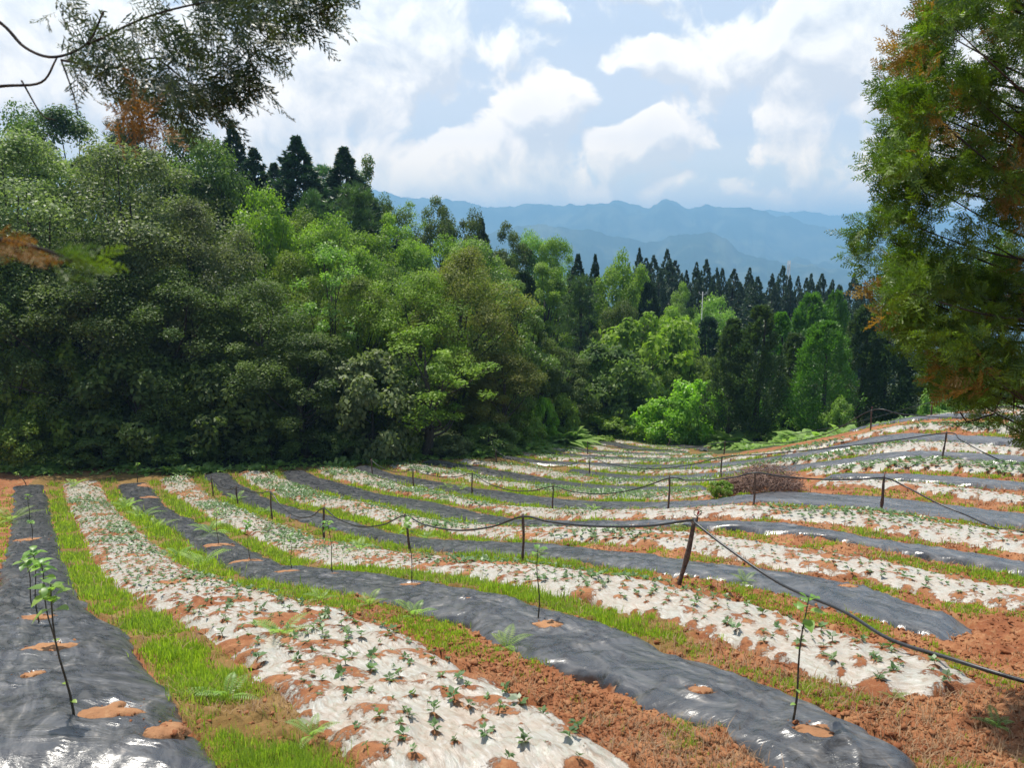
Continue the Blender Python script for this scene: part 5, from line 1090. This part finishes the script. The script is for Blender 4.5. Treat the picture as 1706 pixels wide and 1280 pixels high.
for i, (px, top) in enumerate(RIDGE):
    lab = {0: 'first tall dark conifer at the left end of the ridge row', 2: 'sharp dark conifer, highest of the left ridge group', 12: 'tall dark conifer beside the ridge mast', 19: 'lone slim dark conifer at the right end of the ridge row'}.get(i, 'dark conifer in the row on the ridge below the mountains')
    tree('ridge', px + (i * 3) % 7 - 3, 118 + (i * 7) % 23, top, (34, 46, 38, 54, 36, 44, 30)[i % 7], 'farfir', lab, 'dark conifers in a row on the ridge', bark='dark_bark')
BUSHES = [
 ('bush', 1165, 57, 640, 95, 'lime', 'bright lime green bush left of the dark thuja pair'), ('bush', 1120, 58, 668, 100, 'lime', 'low lime green bush left of the tall lime bush'),
 ('bush', 1000, 60.5, 694, 110, 'lime', 'low bright bush behind the back end of the dip, left'), ('bush', 1080, 62, 690, 130, 'lime', 'low bright bush behind the back end of the dip, right'),
 ('bush', 815, 48.5, 706, 90, 'light', 'yellowish green bush at the forest edge behind the third hose line'), ('bush', 906, 55, 668, 44, 'lime', 'small lime green bush in the dark gap at the gully mouth'),
 ('bush', 935, 57, 662, 60, 'mid', 'taller grey green bush right of the small lime bush'), ('bush', 1412, 50, 670, 56, 'light', 'pale flowering-looking bush between thuja trunks'),
 ('bush', 1575, 49, 650, 60, 'light', 'pale bush on the crest below the near tree'), ('bush', 1330, 55, 690, 70, 'light', 'pale bush behind the bare thuja trunks'), ('bush', 1635, 49, 655, 60, 'mid', 'green bush on the crest at the right'),
 ('bush', 1214, 21.5, 812, 40, 'lime', 'green weed bush at the left foot of the brush pile'), ('bush', 1280, 54, 700, 50, 'mid', 'shaded bush at the foot of the dark thuja pair'), ('bush', 750, 46.5, 728, 60, 'olive', 'small olive bush at the forest edge by the big oak'),
 ('bush', 560, 45, 720, 80, 'dark', 'dark bush at the shady forest edge, centre left'), ('bush', 440, 44, 715, 90, 'dark', 'dark bush at the shady edge above the nearest hose posts'), ('bush', 300, 43, 720, 110, 'dark', 'dark bush at the shady edge above the widest pale strip'), ('bush', 150, 42, 725, 110, 'dark', 'dark bush at the shady edge above the left furrow'), ('bush', 25, 41, 700, 100, 'mid', 'half lit bush at the left end of the forest edge'),
 ('bush', 1030, 66, 640, 100, 'dark', 'dark bush in the gully mouth behind the bright ferns'), ('bush', 670, 46, 710, 70, 'mid', 'dark green bush left of the oak trunk'), ('bush', 870, 52, 690, 70, 'mid', 'mid green bush below the rusty low tree')]
for t in BUSHES: tree(*t, None, 'bush', 'bush')
# ---- ferns and herbs along the forest edge: nobody could count them
def build_undergrowth():
    E = np.array([(-34, 40), (-25, 40.3), (-17, 41.3), (-12, 42.6), (-7.5, 44), (-1, 47.6), (2, 52.5), (6, 59), (10, 63), (13.5, 62), (16, 54), (15, 47), (17.5, 41), (21, 38.4), (27, 37.6)])
    s = np.r_[0, np.cumsum(np.linalg.norm(np.diff(E, axis=0), axis=1))]; n = 4800; u = rng.random(n) * s[-1]; back = np.arange(n) > 3600; i0, i1 = s[5], s[10]; u = np.where(back, i0 + (i1 - i0) * rng.random(n), u)
    P = np.stack([np.interp(u, s, E[:, k]) for k in (0, 1)], 1); T = np.stack([np.interp(u + .3, s, E[:, k]) for k in (0, 1)], 1) - P + 1e-6; T = unit(T); Nn = np.stack([-T[:, 1], T[:, 0]], 1); P = P + Nn * (rng.random((n, 1)) ** 1.4 * 6.5 - .5)
    z = H(P[:, 0], P[:, 1]); per = 9; a = rng.random(n * per) * 6.28; el = rng.uniform(.35, 1.25, n * per); hh = np.repeat((1 + 1.1 * ((P[:, 0] > 1) & (P[:, 1] > 46))) * np.clip(.35 + fbm(P[:, 0] * .5, P[:, 1] * .5, 3) * .9, .18, 1.0), per) * rng.uniform(.6, 1.2, n * per)
    D = np.stack([np.cos(a), np.sin(a), 0 * a], 1); Sd = np.stack([-np.sin(a), np.cos(a), 0 * a], 1); Q0 = np.repeat(np.column_stack([P, z]), per, 0); ts = np.array([0, .3, .55, .8, 1.0]); wd = np.array([.03, .17, .2, .13, .01]); VV = []
    for t, w in zip(ts, wd):
        c = Q0 + D * (hh * np.cos(el) * (t + .5 * t * t))[:, None]; c[:, 2] += hh * (np.sin(el) * 1.3 * t - .55 * t ** 2.3); VV += [c - Sd * (w * hh)[:, None], c + Sd * (w * hh)[:, None]]
    V = np.stack(VV, 1).reshape(-1, 3); i = np.arange(n * per)[:, None] * 10; Fs = [i + np.array([2 * q, 2 * q + 1, 2 * q + 3, 2 * q + 2]) for q in range(4)]
    o = link('undergrowth', mesh('undergrowth', V, Fs, {'tint': np.repeat(np.repeat(rng.random(n), per) * .5 + rng.random(n * per) * .5, 10)}), M['fern']); tag(o, 'ferns and herbs massed along the forest edge', 'undergrowth', kind='stuff')
build_undergrowth()
# ================================================================ mast, utility pole
def lattice_mast(P, h, w, label, name):
    e = empty(name, P); tag(e, label, 'mast'); b = MB()
    for sx in (-1, 1):
        for sy in (-1, 1): b.add(*tube([(sx * w, sy * w, 0), (sx * w * .35, sy * w * .35, h)], w * .07, 4))
    link('frame', b.mesh('frame'), M['white_paint'], e); b = MB(); k = 9
    for i in range(k):
        z0, z1 = h * i / k, h * (i + 1) / k; w0, w1 = w * (1 - .65 * i / k), w * (1 - .65 * (i + 1) / k)
        for sx, sy, tx, ty in ((-1, -1, 1, -1), (1, -1, 1, 1), (1, 1, -1, 1), (-1, 1, -1, -1)): b.add(*tube([(sx * w0, sy * w0, z0), (tx * w1, ty * w1, z1)], w * .045, 4))
    link('bracing', b.mesh('bracing'), M['white_paint'], e); return e
P = at(1309, 150); lattice_mast(P, height_for(P, 434), .5, 'pale lattice mast rising behind the ridge conifers', 'lattice_mast')
P = at(1169, 89); hp = height_for(P, 486); e = empty('utility_pole', P); tag(e, 'pale utility pole with insulators among the gully trees', 'utility pole')
V, Fs = tube([(0, 0, 0), (0, 0, hp)], [.06, .045], 8); link('pole', mesh('pole', V, Fs, None, True), M['white_paint'], e)
for q, zz in ((-1, .35), (1, .35)):
    V, Fs = tube([(0, 0, hp - zz), (q * .45, 0, hp - zz + .06)], .035, 6); c = link('crossarm', mesh('crossarm', V, Fs, None, True), M['white_paint'], e)
    V, Fs = tube([(q * .4, 0, hp - zz + .05), (q * .4, 0, hp - zz + .3)], [.06, .04], 6); link('insulator', mesh('insulator', V, Fs, None, True), M['white_paint'], c)
# ================================================================ near conifers: right hand tree and overhanging boughs
def spray(r, L=.30, twigs=11, leafw=.017, wide=.46, curl=.1):
    """one flat feathery spray along +X in the XZ plane: twigs with short scale leaves"""
    P = []; T = []; Ln = []; W = []
    for i in range(7):
        P.append((L * i / 7, 0, 0)); T.append((1, 0, 0)); Ln.append(L / 6.2); W.append(leafw * .7)
    for i in range(twigs):
        t = (i + .6) / twigs; s = 1 if i % 2 else -1; ln = L * wide * (1.08 - t) ** .75 * r.uniform(.75, 1.15); D = unit(np.array([.72, r.normal() * .16, s * .70])); o = np.array([L * t, 0, 0])
        k = max(2, int(ln / .030))
        for j in range(k):
            q = o + D * ln * j / k; q[1] -= curl * (ln * j / k) ** 2 * 8; P.append(q); T.append(D); Ln.append(ln / k * 1.5); W.append(leafw)
            if j: 
                for s2 in (1, -1): P.append(q); T.append(unit(D * .75 + np.array([.1, r.normal() * .35, s2 * .62]))); Ln.append(.034 * r.uniform(.7, 1.3)); W.append(leafw * .85)
    P = np.array(P, float); T = np.array(T, float); V, Q = leaves(P, T, np.array([[0, 1.0, .15]]) + r.normal(size=(len(P), 3)) * .35, np.array(Ln), np.array(W), .03)
    return V.reshape(-1, 4, 3)
def place_sprays(S, P, X, scale, r):
    """copies of spray S (Q,4,3) at P along X"""
    X = unit(X); Z = unit(np.cross(X, r.normal(size=X.shape))); Y = np.cross(Z, X); Mx = np.stack([X, Y, Z], -1)
    V = np.einsum('nij,qvj->nqvi', Mx, S) * np.asarray(scale)[:, None, None, None] + P[:, None, None]
    return V.reshape(-1, 3)
def bough_set(C, D, per, spread, sl, scale, sprays, r):
    """sprays radiating around cluster centres C with mean directions D"""
    k = np.repeat(np.arange(len(C)), per); n = len(k); P = C[k] + np.clip(r.normal(size=(n, 3)), -1.7, 1.7) * spread; X = unit(D[k] + r.normal(size=(n, 3)) * sl); sc_ = scale * r.uniform(.6, 1.2, n); VV = []; ids = r.integers(0, len(sprays), n)
    tint = []
    for i, S in enumerate(sprays):
        j = np.where(ids == i)[0]; VV.append(place_sprays(S, P[j], X[j], sc_[j], r)); tint.append(np.repeat(r.random(len(j)), S.shape[0] * 4))
    V = np.concatenate(VV); return V, np.arange(len(V)).reshape(-1, 4), np.concatenate(tint)
def build_near_tree():
    r = np.random.default_rng(77); sprays = [spray(np.random.default_rng(500 + i)) for i in range(5)]
    base = at(1830, 5.3); base[2] = float(H(base[0], base[1])); top_z = 4.7
    e = empty('cypress_tree', base); tag(e, 'tall feathery conifer with rusty dead sprays towering at the right edge', 'tree')
    edge = np.array([(-260, 1600), (-150, 1560), (0, 1540), (80, 1515), (100, 1485), (150, 1458), (200, 1470), (240, 1462), (280, 1445), (320, 1472), (350, 1474), (380, 1430), (405, 1414), (430, 1424), (460, 1472), (500, 1452), (530, 1482), (570, 1502), (620, 1535), (650, 1560), (690, 1625)])
    C = []; 
    while len(C) < 310:
        py = r.uniform(-260, 668); l = np.interp(py, edge[:, 0], edge[:, 1]) + 30; px = l + (1850 - l) * r.random() ** 1.25; d = 5.3 + r.normal() * .5
        if py > 640 and px < 1590: continue
        if vn(np.array([px / 62.0]), np.array([py / 55.0]))[0] > .16: continue
        C.append(ray(px, py) / ray(px, py)[1] * d)
    for py, px in edge[3:]: C.append(ray(px + 26, py) / ray(px + 26, py)[1] * (5.2 + r.normal() * .2))
    C = np.array(C) - base
    far = C * np.array([-1, -.8, 1]) + r.normal(size=C.shape) * .12            # the far side of the crown, beyond the trunk
    mid = np.column_stack([r.normal(size=(70, 2)) * .35, r.uniform(1.3, C[:, 2].max() + .3, 70)])
    C = np.concatenate([C, far[::2], mid]); n = len(C); last = 0
    out = C * np.array([1, 1, 0]); D = unit(unit(out) * .8 + np.array([0, 0, .12]))
    low = C[:, 2] < .9; D[low, 2] -= .45
    dead = (r.random(n) < .14); pass
    nz = fbm(C[:, 0] * 1.7, C[:, 2] * 1.7, 2); dead |= (nz > .6) & (r.random(n) < .4)
    b = MB()
    t = np.linspace(0, 1, 14); V, Fs = tube(np.stack([.08 * np.sin(t * 5), .05 * np.cos(t * 4), -.2 + (top_z - base[2]) * t], 1), .12 * (1 - .8 * t) + .02, 10); link('trunk', mesh('trunk', V, Fs, None, True), M['dark_bark'], e)
    for i in range(0, n, 3):
        T = C[i]; z0 = np.clip(T[2] - np.hypot(T[0], T[1]) * r.uniform(.1, .45), .2, 99); s0 = np.array([0, 0, z0]); m = s0 + (T - s0) * .55 + np.array([0, 0, -.07]); V, Fs = tube(spline([s0, m, T + D[i] * .05], 5), np.linspace(.012, .002, 11), 5); b.add(V, Fs)
    link('limbs', b.mesh('limbs', True), M['dark_bark'], e)
    V, Q, t = bough_set(C[~dead], D[~dead], 38, .060, .85, .41, sprays, r); link('crown', mesh('crown', V, Q, {'tint': t}), M['near_green'], e)
    V, Q, t = bough_set(C[dead], D[dead], 22, .07, .8, .46, sprays, r); o = link('dead_foliage', mesh('dead_foliage', V, Q, {'tint': t}), M['dead'], e); o['label'] = 'rusty orange dead sprays'
    # dead hanging twigs below, over the crest
    b = MB()
    for px0, py0, px1, py1 in ((1668, 655, 1655, 690), (1655, 690, 1560, 705), (1690, 660, 1688, 690), (1600, 688, 1625, 705)):
        A = ray(px0, py0); A = A / A[1] * 5.1; B = ray(px1, py1); B = B / B[1] * 5.15; V, Fs = tube(spline([A - base, (A + B) / 2 - base + np.array([0, 0, -.03]), B - base], 5), np.linspace(.006, .002, 11), 5); b.add(V, Fs)
    link('hanging_twigs', b.mesh('hanging_twigs'), M['dark_bark'], e)
build_near_tree()
def build_overhang():
    r = np.random.default_rng(78); sprays = [spray(np.random.default_rng(520 + i), .26, 11, .0115, .42, .35) for i in range(5)]
    d0 = 3.3; pt = lambda px, py, d=d0: ray(px, py) / ray(px, py)[1] * d
    base = pt(-60, 30); e = empty('overhanging_branch', base); tag(e, 'dark feathery conifer branch hanging in at the top left corner', 'branch')
    b = MB()
    for K, r0 in (([(-60, 0), (0, 38), (45, 80), (98, 98), (140, 70), (175, 20)], .008), ([(-60, 150), (0, 141), (50, 130), (98, 98)], .0075), ([(98, 98), (180, 110), (260, 95), (340, 110), (400, 60)], .005), ([(140, 70), (260, 20), (400, -10), (520, 10)], .005), ([(98, 98), (118, 150), (125, 190)], .004), ([(260, 95), (330, 150), (390, 175)], .004), ([(400, 60), (420, 110), (432, 150)], .005), ([(40, 135), (70, 190), (95, 200)], .004)):
        V, Fs = tube(spline([pt(*q) - base + np.array([0, r.normal() * .03, 0]) for q in K], 6), np.linspace(r0, r0 * .45, (len(K) - 1) * 6 + 1), 6); b.add(V, Fs)
    link('limb', b.mesh('limb', True), M['dark_bark'], e)
    C = []; D = []
    reg = np.array([(60, -60), (95, 60), (120, 135), (150, 165), (200, 180), (260, 178), (330, 170), (385, 160), (420, 120), (430, 70), (470, 35), (520, 30), (545, 20), (545, -60)], float)
    while len(C) < 88:
        px, py = r.uniform(60, 560), r.uniform(-90, 180)
        if py > -60 and not in_poly(reg, np.array([px]), np.array([py]))[0]: continue
        if px < 240 and py < 60 and r.random() < .45: continue
        if px > 430 and py > 0 and r.random() < .6: continue
        C.append(pt(px, py, d0 + r.normal() * .25)); D.append((.55, r.normal() * .3, -.35))
    for px, py, dx, dz in ((530, 30, 1, -.35), (505, 15, .9, -.6), (430, 120, .4, -1), (415, 100, .3, -1), (375, 165, .9, -.3), (350, 150, 1, -.25), (330, 175, .8, -.5), (300, 170, .6, -.7), (380, 120, .9, -.2), (540, 0, 1, -.2), (480, 30, .7, -.8)):
        C += [pt(px - 20, py - 8)] * 2; D += [(dx, 0, dz)] * 2
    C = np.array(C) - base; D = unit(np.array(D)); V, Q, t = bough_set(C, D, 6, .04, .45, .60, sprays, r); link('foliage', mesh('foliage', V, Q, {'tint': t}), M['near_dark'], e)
    C = np.array([pt(px, py, 2.9) for px, py in ((215, 200), (190, 205), (235, 197))]) - base; V, Q, t = bough_set(C, np.tile([[.5, 0, -.3]], (len(C), 1)), 9, .03, .6, .5, sprays, r); o = link('dead_foliage', mesh('dead_foliage', V, Q, {'tint': t}), M['dead'], e); o['label'] = 'orange brown withered tip'
    # a second bough reaching in from the left edge
    pt2 = lambda px, py, d=1.25: ray(px, py) / ray(px, py)[1] * d
    base = pt2(-90, 395); e = empty('overhanging_branch', base); tag(e, 'rusty brown bough reaching in at the left edge halfway up', 'branch')
    V, Fs = tube(spline([pt2(*q) - base for q in ((-90, 395), (0, 400), (70, 415), (120, 435))], 6), np.linspace(.006, .0022, 19), 6); link('limb', mesh('limb', V, Fs, None, True), M['dark_bark'], e)
    C = np.array([pt2(px, py) for px, py in ((-30, 398), (10, 402), (45, 412))]) - base; V, Q, t = bough_set(C, np.tile([[.8, 0, -.25]], (len(C), 1)), 7, .012, .5, .19, sprays, r); o = link('dead_foliage', mesh('dead_foliage', V, Q, {'tint': t}), M['dead'], e)
    C = np.array([pt2(px, py) for px, py in ((95, 428), (120, 438), (135, 450))]) - base; V, Q, t = bough_set(C, np.tile([[.8, 0, -.4]], (len(C), 1)), 8, .012, .5, .19, sprays, r); link('foliage', mesh('foliage', V, Q, {'tint': t}), M['near_green'], e)
build_overhang()
# ================================================================ far hills and mountains
def far_mat():
    m, n = material('far_forest'); geo = n.new('ShaderNodeNewGeometry'); z = n.noise(geo.outputs['Position'], .004, 6, .6).outputs[0]
    c = n.mix(n.ss(z, .42, .62), (.028, .045, .022), (.10, .11, .06)); p = bsdf(n, Base_Color=c, Roughness=1.0, Specular_IOR_Level=0.0); finish(n, p.outputs[0]); return m
M['far'] = far_mat()
def mountain(name, prof, d, depth, label_name, seed, rough=1.0, foot=-260):
    prof = np.array(prof, float); az = []; el = []
    for px, py in prof: a, e_ = azel(px, py); az.append(a); el.append(math.tan(e_))
    az = np.array(az); el = np.array(el); n, m = 420, 90; A = np.linspace(az[0], az[-1], n); ridge = np.interp(A, az, el) * d
    ridge = ridge + d * .0036 * fbm(A * 65 + seed, A * 0, 4, .6)
    t = np.linspace(-.45, 1, m); AA, T = np.meshgrid(A, t, indexing='ij'); rr = d - depth * np.where(T > 0, T, T * .8)
    x = np.sin(AA) * rr; y = np.cos(AA) * rr; fall = np.where(T >= 0, np.clip(T, 0, 1) ** .8, np.clip(-T * 1.6, 0, 1))
    sp_ = fbm(AA * d / (depth * .30) + seed, T * 1.3 + fbm(AA * d / depth * 2, T * 3, 2) * .5, 5, .55)
    z = ridge[:, None] + (foot - ridge[:, None]) * fall + rough * sp_ * depth * .20 * np.clip(np.abs(T) * 5, 0, 1) * (1 - .6 * np.clip(T, 0, 1))
    z += rough * fbm(AA * d / 60, T * 0 + seed, 3) * .010 * depth
    o = link(name, mesh(name, np.stack([x, y, z], -1).reshape(-1, 3), grid_faces(n, m), None, True), M['far']); tag(o, kind='structure')
mountain('mountains', [(300, 330), (560, 322), (640, 316), (662, 322), (700, 328), (735, 331), (745, 327), (772, 332), (800, 340), (815, 346), (842, 341), (875, 336), (902, 338), (932, 337), (962, 341), (1000, 336), (1032, 333), (1060, 340), (1080, 345), (1096, 338), (1110, 332), (1130, 338), (1152, 344), (1182, 339), (1232, 342), (1262, 346), (1292, 354), (1342, 367), (1400, 382), (1460, 396), (1560, 415), (1800, 450)], 6500, 2300, '', 1, .8)
mountain('far_mountains', [(1100, 365), (1200, 350), (1290, 347), (1330, 353), (1400, 356), (1480, 352), (1600, 349), (1750, 355), (2000, 360)], 9000, 2500, '', 4, .5)
mountain('hills', [(640, 420), (760, 396), (830, 380), (862, 374), (892, 372), (920, 376), (952, 379), (1000, 386), (1040, 393), (1075, 399), (1100, 398), (1130, 389), (1160, 385), (1190, 389), (1210, 396), (1228, 412), (1260, 430), (1400, 450), (1700, 470)], 4300, 1300, '', 7, .7)
# ================================================================ air
def build_haze():
    X, Y0, Y1, Z0, Z1 = 13600.0, -12600.0, 13800.0, -520.0, 610.0
    V = [(x, y, z) for z in (Z0, Z1) for y in (Y0, Y1) for x in (-X, X)]
    Fc = [(0, 2, 3, 1), (4, 5, 7, 6), (0, 1, 5, 4), (2, 6, 7, 3), (0, 4, 6, 2), (1, 3, 7, 5)]
    m, n = material('haze'); v = n.new('ShaderNodeVolumePrincipled'); v.inputs['Color'].default_value = (.33, .655, 1.0, 1); v.inputs['Density'].default_value = HAZE; v.inputs['Anisotropy'].default_value = .1
    o_ = n.new('ShaderNodeOutputMaterial'); n.t.links.new(v.outputs[0], o_.inputs['Volume'])
    o = link('haze', mesh('haze', V, np.array(Fc)), m); tag(o, 'pale blue haze in the valley air', 'haze', kind='stuff'); o.display_type = 'WIRE'
HAZE = 2.8e-4
build_haze()
